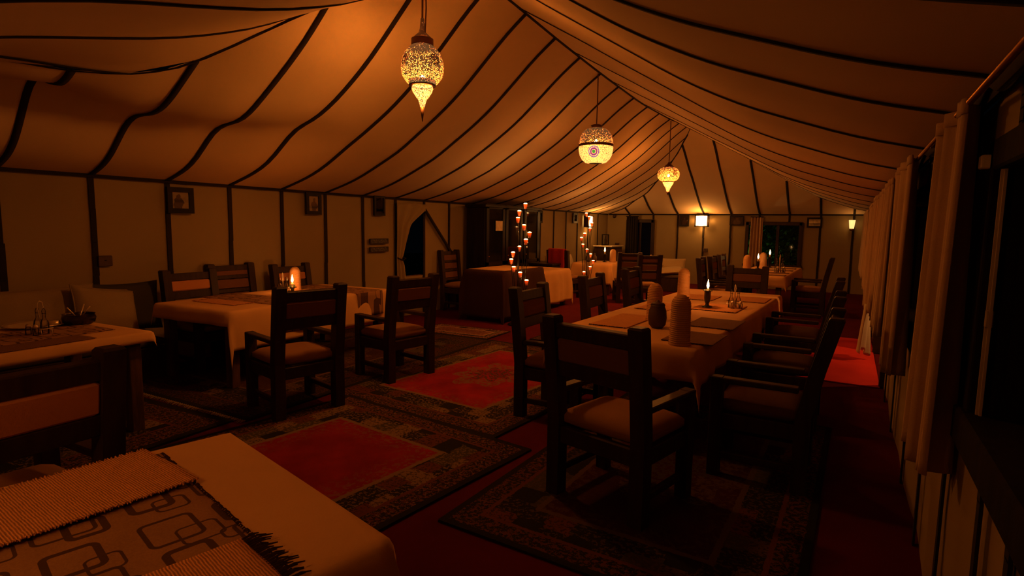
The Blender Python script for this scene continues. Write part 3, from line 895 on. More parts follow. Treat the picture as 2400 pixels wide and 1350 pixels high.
chair('armchair facing the camera at the far end of the long right table', -1.28, 8.98, 268, h=1.08, w=.58, group=G2)
chair('armchair on the left of the far right table, nearest the camera', -2.25, 10.68, 3, group=G3)
chair('armchair on the left of the far right table, second from the camera', -2.23, 11.6, 0, group=G3)
chair('armchair on the left of the far right table, third from the camera', -2.25, 12.6, 0, group=G3)
chair('dark armchair on the window side of the far right table', -.38, 12.5, 180, lean=.12, group=G3)
chair('ladder-back chair against the canvas wall beside the tent door', -6.58, 8.78, 0, 'ladder', h=1.14, w=.60)
chair('ladder-back chair at the far left table, left of the pair', -4.05, 11.75, 120, 'ladder', h=1.1, w=.52, group=G3)
chair('ladder-back chair at the far left table, right of the pair', -3.42, 11.1, 128, 'ladder', h=1.1, w=.50, group=G3)
chair('ladder-back chair under a red throw beyond the beige-cloth table', -5.60, 11.50, 85, 'ladder', h=1.1, w=.56, group=G3)
# red throw over that chair
th = MB()
def throw(u, v):
    a = (u - .5) * .42; s = v * 1.1 - .5
    if s < 0: return (a, -.39 + .012 * math.sin(a * 30), 1.13 + s * .9)
    if s < .1: return (a, -.39 + s, 1.135)
    return (a, -.285 + .02 * math.sin(a * 26), 1.13 - (s - .1) * .8)
th.grid(throw, 16, 20)
to = th.build('throw', fabric('red_throw', (.42, .03, .02), .2, 120, .4), None, True, loc=(-5.60 + .25 * math.cos(R(85)), 11.50 + .25 * math.sin(R(85)), 0), rz=R(85 - 90), solid=.012)
tag(to, 'bright red throw draped over a chair back beyond the beige-cloth table', 'throw')

# ------------------------------------------------------------------ tables
def table(label, cx, cy, rz, W, L, h=.755, apron=True, group=None):
    t = thing('dining_table', label, 'table', (cx, cy, .004), rz, group)
    MB().box((0, 0, h - .02), (W, L, .035), bev=.006).build('tabletop', WOOD_MID, t)
    for sx in (-1, 1):
        for sy in (-1, 1):
            MB().box((sx * (W / 2 - .09), sy * (L / 2 - .09), (h - .04) / 2), (.09, .09, h - .04), bev=.008).build('leg', WOOD_MID, t)
    if apron:
        for sx in (-1, 1): MB().box((sx * (W / 2 - .08), 0, h - .063), (.03, L - .24, .046)).build('apron', WOOD_MID, t)
        for sy in (-1, 1): MB().box((0, sy * (L / 2 - .08), h - .063), (W - .24, .03, .046)).build('apron', WOOD_MID, t)
    return t
def cloth(label, cx, cy, rz, W, L, h, ov, mat, n=(46, 70), amp=.02, name='tablecloth', seed=0.0, group=None, cat='tablecloth', corner=.75):
    """ov = overhang at (-x, +x, -y, +y)"""
    xs0, xs1, ys0, ys1 = -W / 2 - ov[0], W / 2 + ov[1], -L / 2 - ov[2], L / 2 + ov[3]
    g = .018
    def fn(u, v):
        X = xs0 + (xs1 - xs0) * u; Y = ys0 + (ys1 - ys0) * v
        ex = max(0, abs(X) - W / 2); ey = max(0, abs(Y) - L / 2)
        sx = 1 if X > 0 else -1; sy = 1 if Y > 0 else -1
        if ex == 0 and ey == 0:
            return (X, Y, h + .0025 + .0012 * mn.noise(Vector((X * 5, Y * 5, seed))))
        if ex > 0 and ey > 0:
            tot = ex + ey; k = ex / tot
            drop = max(ex, ey) + corner * min(ex, ey) * .6
            fl = .05 * min(1, tot * 3)
            px = sx * (W / 2 + g + fl * k + .06 * min(1, tot) * (1 - abs(2 * k - 1)) - .02)
            py = sy * (L / 2 + g + fl * (1 - k) + .06 * min(1, tot) * (1 - abs(2 * k - 1)) - .02)
            return (px, py, h - drop * .96)
        e = ex or ey
        t = min(1, e / .05)
        along = Y if ex else X
        wv = amp * min(1, e * 4) * (math.sin(along * 9 + seed) + .6 * math.sin(along * 21 + seed * 2))
        o = g * t + .04 * e + wv * .6 + amp * .6 * min(1, e * 4)
        if ex: return (sx * (W / 2 + o), Y, h + .0025 - e * .985 * (1 if t == 1 else t ** .7))
        return (X, sy * (L / 2 + o), h + .0025 - e * .985 * (1 if t == 1 else t ** .7))
    o = MB().grid(fn, *n).build(name, mat, None, True, loc=(cx, cy, .004), rz=rz, solid=.003)
    return tag(o, label, cat, group)
def flatcloth(name, label, cat, cx, cy, z, rz, w, l, mat, fringe=(), fmat=None, group=None, drop=(0, 0), th=.005, flen=.022):
    """thin textile lying on a table; drop = length hanging past (-x, +x)"""
    t = thing(name, label, cat, (cx, cy, z), rz, group)
    def fn(u, v):
        X = -w / 2 - drop[0] + (w + drop[0] + drop[1]) * u; Y = (v - .5) * l
        e = max(0, abs(X) - w / 2); s = 1 if X > 0 else -1
        wz = .0015 * mn.noise(Vector((X * 9 + cx, Y * 9 + cy, 0)))
        if e > 0: return (s * (w / 2 + .012 + .04 * e + .012 * math.sin(Y * 12) * min(1, e * 5)), Y, th - e)
        return (X, Y + .006 * mn.noise(Vector((X * 6, cy, 3))), th + wz)
    MB().grid(fn, 30, 20).build('weave', mat, t, True, solid=.004)
    for side in fringe:
        m = MB()
        horizontal = side in ('y-', 'y+')
        span = w if horizontal else l
        k = int(span / .011)
        for i in range(k):
            a = -span / 2 + (i + .5) * span / k
            s = -1 if side[1] == '-' else 1; ln = flen * (.7 + .5 * random.random()); j = (random.random() - .5) * .016
            if horizontal: P = [(a, s * l / 2, th), (a + j * .5, s * (l / 2 + ln * .6), th + .004), (a + j, s * (l / 2 + ln), th - .001)]
            else: P = [(s * w / 2, a, th), (s * (w / 2 + ln * .6), a + j * .5, th + .004), (s * (w / 2 + ln), a + j, th - .001)]
            m.tube(P, [.0034, .003, .0015], 4)
        fo = m.build('fringe', fmat or mat, t); fo['kind'] = 'stuff'
    return t

# --- nearest table (bottom left of the frame)
va = math.atan2(-.25, 1.14)            # direction of its far short edge
P0 = Vector((-2.13, 1.34)); Q0 = Vector((-1.0, 1.092))
ux = (Q0 - P0).normalized(); uy = Vector((-ux.y, ux.x))
W1 = (Q0 - P0).length; L1 = 1.62
cA = P0 + ux * (W1 / 2) - uy * (L1 / 2)
table('large dining table nearest the camera under a beige cloth', cA.x, cA.y, va, W1 - .03, L1 - .03, .742)
cloth('beige cloth on the nearest table at the bottom left', cA.x, cA.y, va, W1 - .02, L1 - .02, .744, (.16, .30, .12, .26), CLOTH, seed=1.0, amp=.012)
def on_near(u, v): return P0 + ux * u - uy * v
rc = on_near(.585, .27 + .63)
flatcloth('table_runner', 'brown runner with rounded-square print on the nearest table', 'runner', rc.x, rc.y, .7495, va, 1.02, 1.26, RUNNER, ('y+',), MAT_DARK, flen=.012)
m1 = on_near(.285, .275 + .42)
flatcloth('placemat', 'rust woven placemat with fringe, left one on the nearest table', 'placemat', m1.x, m1.y, .756, va + R(8), .39, .84, WOVEN, ('x+', 'x-'), WOVEN, 'woven placemats on the nearest table', th=.012, flen=.010)
m2 = on_near(1.02, .30 + .40)
flatcloth('placemat', 'rust woven placemat with dark fringed end, right one on the nearest table', 'placemat', m2.x, m2.y, .756, va, .27, .80, WOVEN, ('y+',), MAT_DARK, 'woven placemats on the nearest table', th=.012, flen=.06)

# --- table by the left wall
T1 = (-5.60, 4.27); a1 = R(5.0)
table('candle-lit dining table by the left wall', T1[0], T1[1], a1, 1.10, 2.34, .76, group=None)
cloth('beige cloth hanging in points over the left-wall table', T1[0], T1[1], a1, 1.12, 2.36, .763, (.07, .38, .14, .22), CLOTH, seed=2.3, amp=.022, corner=2.2)
c, s = math.cos(a1), math.sin(a1)
def loc1(x, y): return (T1[0] + c * x - s * y, T1[1] + s * x + c * y)
for yy, lb in ((-.42, 'nearer'), (.78, 'farther')):
    q = loc1(0, yy)
    flatcloth('table_runner', 'patterned runner across the left-wall table, the %s one' % lb, 'runner', q[0], q[1], .7705, a1, 1.17, .46, RUNNER, (), None, 'patterned runners on the left-wall table', (.0, .30))
q = loc1(-.2, -.55)
flatcloth('placemat', 'rust placemat at the near end of the left-wall table', 'placemat', loc1(-.05, -.78)[0], loc1(-.05, -.78)[1], .7705, a1, .62, .24, WOVEN, ('x-', 'x+'))

# --- table in front of the left bench
aL = R(5); TL = (-4.92, 1.15)
table('dining table in front of the left bench', TL[0], TL[1], aL, .98, 2.1, .76)
cloth('beige cloth on the table in front of the left bench', TL[0], TL[1], aL, 1.0, 2.12, .763, (.10, .075, .10, .09), CLOTH, seed=4.2, amp=.01)
c2, s2_ = math.cos(aL), math.sin(aL)
def locL(x, y): return (TL[0] + c2 * x - s2_ * y, TL[1] + s2_ * x + c2 * y)
q = locL(0, .72)
flatcloth('table_runner', 'dark printed runner at the end of the bench table', 'runner', locL(-.02, .30)[0], locL(-.02, .30)[1], .7705, aL, .50, 1.3, RUNNER)
flatcloth('placemat', 'dark placemat along the front edge of the bench table', 'placemat', locL(.36, .38)[0], locL(.36, .38)[1], .7705, aL, .22, .62, WOVEN_DARK)

# --- long right table
TR = (-1.40, 6.12); aR = R(-2)
table('long dining table on the right under a beige cloth', TR[0], TR[1], aR, 1.18, 4.1, .755)
cloth('beige cloth over the long right table', TR[0], TR[1], aR, 1.20, 4.14, .758, (.07, .25, .24, .2), CLOTH, (46, 110), seed=6.1, amp=.02, corner=1.5)
GM = 'woven placemats on the long right table'
for (x, y, m, w, l, lb) in [(-1.72, 4.92, WOVEN, .34, .78, 'pale woven placemat at the near left of the long right table'),
                            (-.98, 4.45, WOVEN_DARK, .38, .50, 'dark fringed placemat at the near right of the long right table'),
                            (-.98, 5.25, WOVEN_DARK, .40, .55, 'dark woven placemat beyond the rope bottle covers on the right edge'),
                            (-1.72, 6.05, WOVEN, .34, .62, 'pale placemat left of the green candlestick'),
                            (-1.16, 6.35, WOVEN, .46, .60, 'bright placemat under the green candlestick'),
                            (-1.55, 7.2, WOVEN, .40, .55, 'pale placemat at the far left of the long right table'),
                            (-1.0, 7.35, WOVEN, .42, .55, 'pale placemat at the far right of the long right table')]:
    flatcloth('placemat', lb, 'placemat', x, y, .766, aR, w, l, m, ('y-',), MAT_DARK, GM)

# --- counter, beige-cloth table and far tables
ct = thing('serving_counter', 'serving counter draped in dark red cloth beside the tall candle stand', 'counter', (-5.27, 8.62, .004))
MB().box((0, 0, .41), (.70, 1.36, .82), bev=.01).build('carcass', WOOD, ct)
MB().box((0, 0, .84), (.76, 1.42, .035), bev=.008).build('top', WOOD, ct)
cloth('dark red cloth hanging to the floor from the serving counter', -5.27, 8.62, 0, .78, 1.44, .86, (.3, .80, .80, .3), CLOTH_RED, (40, 50), .012, seed=3.1)
flatcloth('table_runner', 'pale runner on top of the serving counter', 'runner', -5.27, 8.60, .867, 0, .72, 1.2, CLOTH, ())
table('table under a long beige cloth beyond the serving counter', -5.5, 10.12, 0, .98, 1.30, .75)
cloth('long beige cloth on the table beyond the serving counter', -5.5, 10.12, 0, 1.0, 1.32, .753, (.4, .66, .06, .3), CLOTH, (40, 50), .03, seed=7.7)
table('far left table under a beige cloth', -5.42, 13.35, R(8), .95, 1.2, .75)
cloth('beige cloth on the far left table', -5.42, 13.35, R(8), .97, 1.22, .753, (.3, .5, .5, .3), CLOTH, (36, 40), .025, seed=8.8)
table('far right table near the leafy window', -1.45, 13.2, R(-1), .96, 3.3, .75)
cloth('beige cloth on the far right table', -1.45, 13.2, R(-1), .98, 3.32, .753, (.22, .22, .2, .2), CLOTH, (36, 70), .02, seed=9.5)
for i, yy in enumerate((11.85, 12.5, 13.4, 14.2)):
    flatcloth('placemat', 'dark woven placemat on the far right table, %s from the near end' % ('first', 'second', 'third', 'fourth')[i], 'placemat', -1.3, yy, .762, 0, .60, .34, WOVEN_DARK, (), None, 'placemats on the far right table')

# ------------------------------------------------------------------ things on tables
def flame(parent, z, s=1.0, mat=None):
    MB().lathe([(.001, 0), (.006 * s, .006 * s), (.0095 * s, .018 * s), (.007 * s, .034 * s), (.003 * s, .050 * s), (.0005, .064 * s)], n=12, cap=False).build('flame', mat or FLAME_M, parent, True, loc=(0, 0, z))
def candlestick(label, x, y, z, hs=.16, hc=.05, power=P_CANDLE, mat=None, tall=False, fs=1.0):
    t = thing('candlestick', label, 'candlestick', (x, y, z))
    mat = mat or WAX_GREEN
    MB().lathe([(.052, 0), (.054, .008), (.022, .02), (.018, .04), (.03, .07), (.034, .10), (.034, hs - .012), (.05, hs - .008), (.05, hs), (.02, hs)], n=24).build('holder', mat, t, True)
    MB().lathe([(.017, hs), (.016, hs + hc), (.012, hs + hc + .003)], n=16).build('candle', WAX, t, True)
    MB().tube([(0, 0, hs + hc), (.001, 0, hs + hc + .014)], .0015, 5).build('wick', IRON, t)
    flame(t, hs + hc + .008, 1.5 * fs)
    light('candle_light', (0, 0, hs + hc + .05), power, FLAME, .02, t)
    return t
def bottle_cover(label, x, y, z, r, h, ribs=True, group='rope-wound bottle covers'):
    prof = []
    n = int(h / .0145)
    dome = r * 1.05
    for i in range(n * 4 + 1):
        zz = h * i / (n * 4)
        k = .5 + .5 * math.cos(2 * math.pi * i / 4)
        if zz < h - dome: rad = r * (1 - .10 * zz / h)
        else:
            q = (zz - (h - dome)) / dome; rad = r * .9 * math.sqrt(max(0.0, 1 - q * q)) + .002
        prof.append((max(.002, rad - (.0045 * k if rad > .02 else 0)), zz))
    t = thing('bottle_cover', label, 'bottle cover', (x, y, z), 0, group)
    MB().lathe(prof, n=30).build('rope_shell', STRAW, t, True)
    MB().lathe([(r * 1.02, 0), (r * 1.05, .008), (r * 1.02, .016)], n=30, cap=False).build('base_ring', STRAW, t, True)
    return t
def cruet(label, x, y, z, s=1.0, rz=0.3):
    t = thing('cruet_set', label, 'cruet set', (x, y, z), rz)
    m = MB()
    for sy in (-1, 1):
        m.tube([(-.07 * s, sy * .035 * s, .05 * s), (.07 * s, sy * .035 * s, .05 * s)], .0025 * s, 6)
    for sx in (-1, 1):
        m.tube([(sx * .07 * s, -.035 * s, .05 * s), (sx * .07 * s, .035 * s, .05 * s)], .0025 * s, 6)
        m.tube([(sx * .06 * s, -.035 * s, 0), (sx * .05 * s, -.035 * s, .05 * s)], .0025 * s, 6)
        m.tube([(sx * .06 * s, .035 * s, 0), (sx * .05 * s, .035 * s, .05 * s)], .0025 * s, 6)
    m.build('rack', SILVER, t, True)
    MB().tube([(0, 0, .02 * s), (0, -.012 * s, .17 * s), (0, -.02 * s, .20 * s), (0, -.014 * s, .235 * s), (0, .0, .245 * s), (0, .014 * s, .235 * s), (0, .02 * s, .20 * s), (0, .012 * s, .17 * s), (0, 0, .02 * s)], .003 * s, 6).build('handle', SILVER, t, True)
    for sx in (-1, 1):
        b = MB().lathe([(.026 * s, .004), (.027 * s, .07 * s), (.022 * s, .10 * s), (.010 * s, .125 * s), (.010 * s, .15 * s), (.014 * s, .158 * s)], n=18).build('bottle', GLASS, t, True, loc=(sx * .036 * s, 0, 0))
        MB().lathe([(.009 * s, .155 * s), (.013 * s, .17 * s), (.009 * s, .188 * s), (.003 * s, .195 * s)], n=12).build('stopper', GLASS, b, True)
    for sx in (-1, 1):
        b = MB().lathe([(.018 * s, 0), (.019 * s, .05 * s), (.014 * s, .062 * s)], n=14).build('shaker', GLASS, t, True, loc=(sx * .04 * s, -.062 * s, 0))
        MB().lathe([(.016 * s, .062 * s), (.016 * s, .075 * s), (.008 * s, .085 * s)], n=14).build('shaker_cap', SILVER, b, True)
    return t
ZT = .767
candlestick('short dark candlestick with lit candle on the left-wall table', -5.73, 4.47, ZT, .075, .045)
cruet('glass cruet set glinting beside the candle on the left-wall table', -5.72, 4.33, ZT, 1.05, 1.2)
bottle_cover('rounded straw bottle cover behind the candle on the left-wall table', -5.92, 4.66, ZT, .072, .30, group=None)
bottle_cover('ribbed rope bottle cover standing nearest on the long right table', -1.02, 4.13, ZT, .078, .37)
bottle_cover('pale rope bottle cover left of the ribbed one, behind the dark pot', -1.50, 5.10, ZT, .075, .345)
bottle_cover('rope bottle cover lit by the candle beside the green candlestick', -1.60, 6.55, ZT, .072, .40)
candlestick('dark green candlestick with lit candle on the long right table', -1.28, 6.30, ZT + .005, .185, .012)
cruet('glass cruet set right of the green candlestick', -1.02, 6.42, ZT, 1.05, .5)
pt = thing('clay_pot', 'small dark pot in front of the pale bottle cover', 'pot', (-1.36, 4.72, ZT))
MB().lathe([(.045, 0), (.07, .03), (.078, .09), (.072, .15), (.058, .185), (.062, .20)], n=24).build('body', CLAY, pt, True)
MB().lathe([(.06, .20), (.05, .215), (.015, .222), (.012, .235), (.004, .24)], n=20).build('lid', CLAY, pt, True)
# left bench table: plates, cruet, pots
for (x, y, lb) in [(-5.38, 1.83, 'large pale plate beside the cruet on the bench table'), (-5.42, 1.28, 'pale plate at the left edge of the frame on the bench table')]:
    p = thing('plate', lb, 'plate', (x, y, ZT + .004), 0, 'plates on the bench table')
    MB().lathe([(.10, 0), (.105, .004), (.16, .014), (.195, .020), (.193, .023), (.155, .017), (.10, .008), (.001, .007)], n=40).build('dish', CERAMIC, p, True)
    MB().lathe([(.194, .020), (.198, .022), (.194, .025)], n=40, cap=False).build('rim', SILVER, p, True)
cruet('glass cruet set in front of the plate on the bench table', -4.98, 1.73, ZT + .004, 1.0, .2)
pot = thing('metal_pot', 'dark metal pot with spoons beside the plate on the bench table', 'pot', (-5.25, 2.07, ZT))
MB().lathe([(.07, 0), (.105, .02), (.115, .06), (.105, .085), (.11, .09)], n=28, cap=False).build('bowl', plain('tarnished_metal', (.08, .055, .03), .3, .9), pot, True)
MB().lathe([(.001, .07), (.10, .07)], n=28, cap=False).build('contents', CLAY, pot, True)
MB().lathe([(.03, -.0), (.045, .02), (.04, .055)], n=18).build('cup', SILVER, pot, True, loc=(-.02, -.16, .0))
for k, (dx, dy) in enumerate(((.05, .03), (-.06, .05), (.01, -.05))):
    MB().tube([(dx * .3, dy * .3, .06), (dx * 1.6, dy * 1.6, .15)], .005, 6).build('spoon', SILVER, pot, True)
# far tables
candlestick('tall thin candlestick on the far left table', -5.28, 13.45, .762, .20, .05, 1.0, IRON, fs=1.3)
bottle_cover('rope bottle cover on the far left table', -5.1, 13.55, .762, .085, .33, group='rope bottle covers on the far tables')
for i, (x, y) in enumerate(((-5.62, 13.2), (-5.5, 13.3))):
    b = thing('dark_jar', ('dark jar on the far left table, left of the pair', 'dark jar on the far left table, right of the pair')[i], 'jar', (x, y, .762), 0, 'dark jars on the far left table')
    MB().lathe([(.05, 0), (.07, .06), (.06, .14), (.03, .17), (.035, .19)], n=18).build('body', CLAY, b, True)
    MB().lathe([(.035, .19), (.03, .21), (.006, .22)], n=14).build('lid', CLAY, b, True)
candlestick('candlestick on the far right table, left flame of the pair', -1.72, 13.6, .762, .17, .05, 1.0, IRON, fs=1.2)
candlestick('candlestick on the far right table, right flame of the pair', -1.58, 14.45, .762, .24, .05, 1.0, IRON, fs=1.2)
bottle_cover('rope bottle cover at the left edge of the far right table', -1.86, 13.0, .762, .085, .33, group='rope bottle covers on the far tables')
bottle_cover('rope bottle cover between the two flames on the far right table', -1.66, 13.95, .762, .085, .36, group='rope bottle covers on the far tables')
cruet('glass cruet set on the far right table', -1.2, 12.75, .764, 1.5, .4)

# ------------------------------------------------------------------ candle stands
def candle_stand(label, x, y, cups, side):
    t = thing('candle_stand', label, 'candle stand', (x, y, .004))
    MB().lathe([(.16, 0), (.165, .012), (.15, .025), (.03, .04)], n=28).build('base', IRON, t, True)
    for i, (dx, z) in enumerate(cups):
        rad = max(abs(dx - .03), .02)
        ph = 2 * math.pi * i / 7.0
        dd = .13 * math.cos(ph)
        vx, vy = rt.x, rt.y; fxx, fyy = fwd.x, fwd.y
        n = math.hypot(fxx, fyy)
        px, py = vx * dx + fxx / n * dd, vy * dx + fyy / n * dd
        MB().tube([(px * .35, py * .35, .03), (px * .55, py * .55, z * .4), (px, py, z - .07)], .007, 6).build('rod', IRON, t)
        cup = MB().lathe([(.012, z - .085), (.02, z - .075), (.030, z - .03), (.036, z), (.034, z), (.027, z - .03), (.001, z - .06)], n=16, cap=False).build('glass_cup', CUPGLASS, t, True, loc=(px, py, 0))
        MB().lathe([(.001, z - .008), (.026, z - .006), (.031, z + .001), (.024, z + .009), (.010, z + .013), (.001, z + .014)], n=12, cap=False).build('flame', CUPFLAME, cup, True)
    light('cup_light', (0, 0, 1.45), 1.6, FLAME, .12, t); light('cup_light', (.05, 0, .95), 1.2, FLAME, .12, t)
candle_stand('tall iron stand of tea-light cups in front of the dark cupboard', -4.60, 7.95,
    [(.095, 1.977), (-.003, 1.857), (-.024, 1.746), (.074, 1.63), (.164, 1.513), (.109, 1.401), (.004, 1.282), (-.094, 1.183), (-.122, 1.071), (-.08, .954), (.025, .872), (.13, .749)], 0)
candle_stand('tall iron stand of tea-light cups near the far left corner', -5.28, 12.25,
    [(.004, 1.946), (.064, 1.867), (.114, 1.72), (.064, 1.6), (-.055, 1.479), (-.115, 1.379), (-.065, 1.221), (.044, 1.104), (.124, .996), (.174, .848), (.094, .708), (-.045, .587)], 1)

# ------------------------------------------------------------------ cupboards along the left wall
cb = thing('cupboard', 'tall black wooden cupboard behind the candle stand on the left wall', 'cupboard', (XL + .33, 10.43, .004))
MB().box((0, 0, .995), (.44, 2.30, 1.97), bev=.01).build('carcass', WOOD_BLACK, cb)
MB().box((.01, 0, 2.005), (.50, 2.36, .06), bev=.012).build('cornice', WOOD_BLACK, cb)
for i, yy in enumerate((-.78, -.05, .72)):
    dr = MB()
    dr.box((.235, yy - .30, 1.06), (.03, .09, 1.9)); dr.box((.235, yy + .30, 1.06), (.03, .09, 1.9))
    dr.box((.235, yy, 2.0), (.03, .69, .09)); dr.box((.235, yy, .12), (.03, .69, .09)); dr.box((.235, yy, .86), (.03, .69, .07))
    dd = dr.build('door', WOOD_BLACK, cb)
    MB().box((.230, yy, 1.42), (.008, .52, 1.05)).build('door_glass', plain('dark_glass', (.01, .008, .006), .06, 0, .6), dd)
    MB().box((.230, yy, .49), (.012, .52, .66)).build('door_panel', WOOD_BLACK, dd)
    MB().lathe([(.012, 0), (.018, .012), (.001, .022)], n=12).build('knob', BRASS, dd, True, loc=(.26, yy - .27, 1.0))
nt_ = MB().box((0, 0, 0), (.004, .26, .20)).build('notice', PAPER, None, loc=(XL + .33 + .258, 9.75, 1.62)); tag(nt_, 'small paper notice taped to the tall black cupboard', 'notice')
dk = thing('side_desk', 'low black desk beside the tall cupboard behind the candle stand', 'desk', (-5.74, 11.06, .004))
MB().box((0, 0, .80), (.60, .42, .04), bev=.006).build('top', WOOD_BLACK, dk)
for sx in (-1, 1):
    for sy in (-1, 1): MB().box((sx * .26, sy * .17, .39), (.05, .05, .78)).build('leg', WOOD_BLACK, dk)
drw = MB().box((.27, 0, .68), (.03, .28, .18)).build('drawer', WOOD_BLACK, dk)
MB().lathe([(.01, 0), (.014, .01), (.001, .02)], n=10).build('knob', BRASS, drw, True, loc=(.29, 0, .68))
MB().box((-.02, 0, .68), (.54, .30, .2)).build('drawer_box', WOOD_BLACK, dk)
# corner shelf with a picture
cbn = thing('corner_cabinet', 'small white-topped cabinet in the far left corner under the wall lamp', 'cabinet', (-6.35, 16.45, .004))
MB().box((0, 0, .53), (.55, .9, 1.04), bev=.01).build('carcass', WOOD, cbn)
MB().box((0, 0, 1.07), (.62, .98, .035), bev=.006).build('top', PAPER, cbn)
dd = MB().box((.285, 0, .53), (.02, .8, .9)).build('door', WOOD_MID, cbn)
MB().lathe([(.01, 0), (.016, .012), (.001, .022)], n=10).build('knob', BRASS, dd, True, loc=(.30, -.3, .6))

# ------------------------------------------------------------------ pictures on the walls
def picture(label, axis, a, z, w, h, tone, figure, fw=.045, seed=0.0, rz=None, pos=None):
    if axis == 'x': loc = (XL + .035, a, z); rot = 0
    else: loc = (a, YF - .035, z); rot = -math.pi / 2
    if pos: loc = pos; rot = rz
    t = thing('framed_photo', label, 'picture', loc, rot, 'framed pictures on the walls')
    f = MB()
    for s in (-1, 1):
        f.box((.006, s * (w / 2 - fw / 2), 0), (.03, fw, h)); f.box((.006, 0, s * (h / 2 - fw / 2)), (.03, w - 2 * fw, fw))
    f.build('frame', FRAMEW, t)
    MB().box((0, 0, 0), (.006, w - 2 * fw + .01, h - 2 * fw + .01)).build('print', print_mat('print_%.2f' % (a + z), tone, figure, seed, w - 2 * fw, h - 2 * fw), t)
    MB().box((.010, 0, 0), (.002, w - 2 * fw, h - 2 * fw)).build('pane', GLASS, t)
    return t
picture('framed photo of two figures, nearest on the left wall', 'x', 3.70, 1.845, .30, .295, (.62, .48, .3), (.10, .065, .04), .055, -.02)
picture('framed photo of a seated figure, second along the left wall', 'x', 5.59, 1.89, .27, .31, (.66, .5, .33), (.11, .07, .04), .05, .015)
picture('framed photo of a robed pale figure by the tent door', 'x', 6.92, 1.915, .25, .33, (.05, .035, .025), (.68, .54, .36), .04, 0)
picture('small dark framed picture past the cupboard on the left wall', 'x', 12.5, 1.865, .30, .30, (.10, .07, .04), (.30, .2, .12), .05, 0)
picture('small framed picture near the far left corner of the left wall', 'x', 14.63, 1.88, .28, .28, (.25, .18, .10), (.10, .07, .04), .05, 0)
picture('dark framed picture left of the far wall lamp', 'y', -4.27, 1.87, .28, .33, (.04, .03, .02), (.22, .15, .09), .045, 0)
picture('dark framed portrait right of the far wall lamp', 'y', -2.80, 1.885, .38, .27, (.02, .015, .01), (.22, .14, .08), .03, 0)
picture('wide framed picture above the right of the far window', 'y', -.84, 1.85, .36, .27, (.30, .22, .12), (.14, .1, .05), .045, .05)
picture('framed picture leaning on the white-topped corner cabinet', 'x', 16.3, 1.27, .27, .34, (.5, .38, .2), (.2, .13, .06), .03, 0, rz=-.5, pos=(-6.42, 16.35, 1.262))
PLAQ = NB('carved_wood'); co = PLAQ.coords(); vv = PLAQ.voro(co, 26, 'DISTANCE_TO_EDGE'); PLAQ.color(PLAQ.ramp(vv, [(.05, (.012, .008, .005)), (.3, (.06, .032, .016))])); PLAQ.bump(vv, .8, .01)
for i, z in enumerate((1.335, 1.20)):
    p = thing('wall_plaque', ('carved dark wooden plaque on the left wall, upper of the pair', 'carved dark wooden plaque on the left wall, lower of the pair')[i], 'plaque', (XL + .03, 6.91, z), 0, 'carved plaques on the left wall')
    MB().box((0, 0, 0), (.025, .42, .085), bev=.006).build('board', PLAQ.m, p)
    m = MB()
    for s in (-1, 1): m.box((.012, 0, s * .037), (.012, .42, .010)); m.box((.012, s * .205, 0), (.012, .010, .064))
    m.build('border', WOOD, p)
for (lb, loc, rot) in [('dark electrical socket low on the left wall', (XL + .025, 2.90, 1.18), 0), ('small dark socket on the far wall left of the window', (-6.35 + .0, YF - .025, 1.1), -math.pi / 2), ('small dark socket on the far wall under the lamp', (-3.63, YF - .025, 1.02), -math.pi / 2)]:
    t = thing('wall_socket', lb, 'socket', loc, rot, 'wall sockets')
    MB().box((0, 0, 0), (.03, .13, .11), bev=.006).build('plate', CLAY, t)
    MB().lathe([(.02, 0), (.02, .01), (.018, .012)], n=12).build('socket_ring', IRON, t)
dome = thing('dome_camera', 'small dark dome under the eave in the far left corner', 'camera', (-6.45, YF - .08, 1.98))
MB().lathe([(.05, 0), (.05, .03), (.045, .05)], n=16).build('mount', CLAY, dome, True)
MB().lathe([(.001, -.05), (.03, -.04), (.048, -.015), (.05, 0)], n=16, cap=False).build('lens_dome', WOOD_BLACK, dome, True)

# ------------------------------------------------------------------ benches and cushions
def pillow_mesh(w, h, d, mat):
    def mk():
        m = MB(); n = 14
        def f(sgn):
            def fn(u, v):
                a, b = 2 * u - 1, 2 * v - 1
                e = max(0.0, (1 - a * a) * (1 - b * b)) ** .42
                return (a * w / 2 * (1 - .07 * (1 - b * b)), b * h / 2 * (1 - .09 * (1 - a * a)), sgn * (d / 2 * e + .004) + .01 * mn.noise(Vector((a * 2, b * 2, sgn * 3 + w))))
            return fn
        m.grid(f(1), n, n); m.grid(f(-1), n, n)
        N = n + 1; off = N * N
        ring = [i for i in range(n)] + [i * N + n for i in range(n)] + [n * N + n - i for i in range(n)] + [(n - i) * N for i in range(n)]
        for i in range(len(ring)):
            a, b2 = ring[i], ring[(i + 1) % len(ring)]
            m.f.append((a, b2, b2 + off, a + off))
        return m.mesh('pillow', mat, True)
    return cached(('pillow', w, h, d, mat.name), mk)
def bench(label, cx, cy, sx, sy, h, mat, rz=0):
    t = thing('bench', label, 'bench', (cx, cy, .004), rz)
    MB().box((0, 0, (h - .12) / 2), (sx - .04, sy - .04, h - .12), bev=.01).build('base', WOOD, t)
    m = cushion_mesh(sx, sy, .16, mat, 'mattress'); o = obj_of('mattress', m, t); o.location = (0, 0, h - .07)
    return t
bench('long low bench against the left wall', -6.32, 1.38, .70, 3.5, .45, BENCHC)
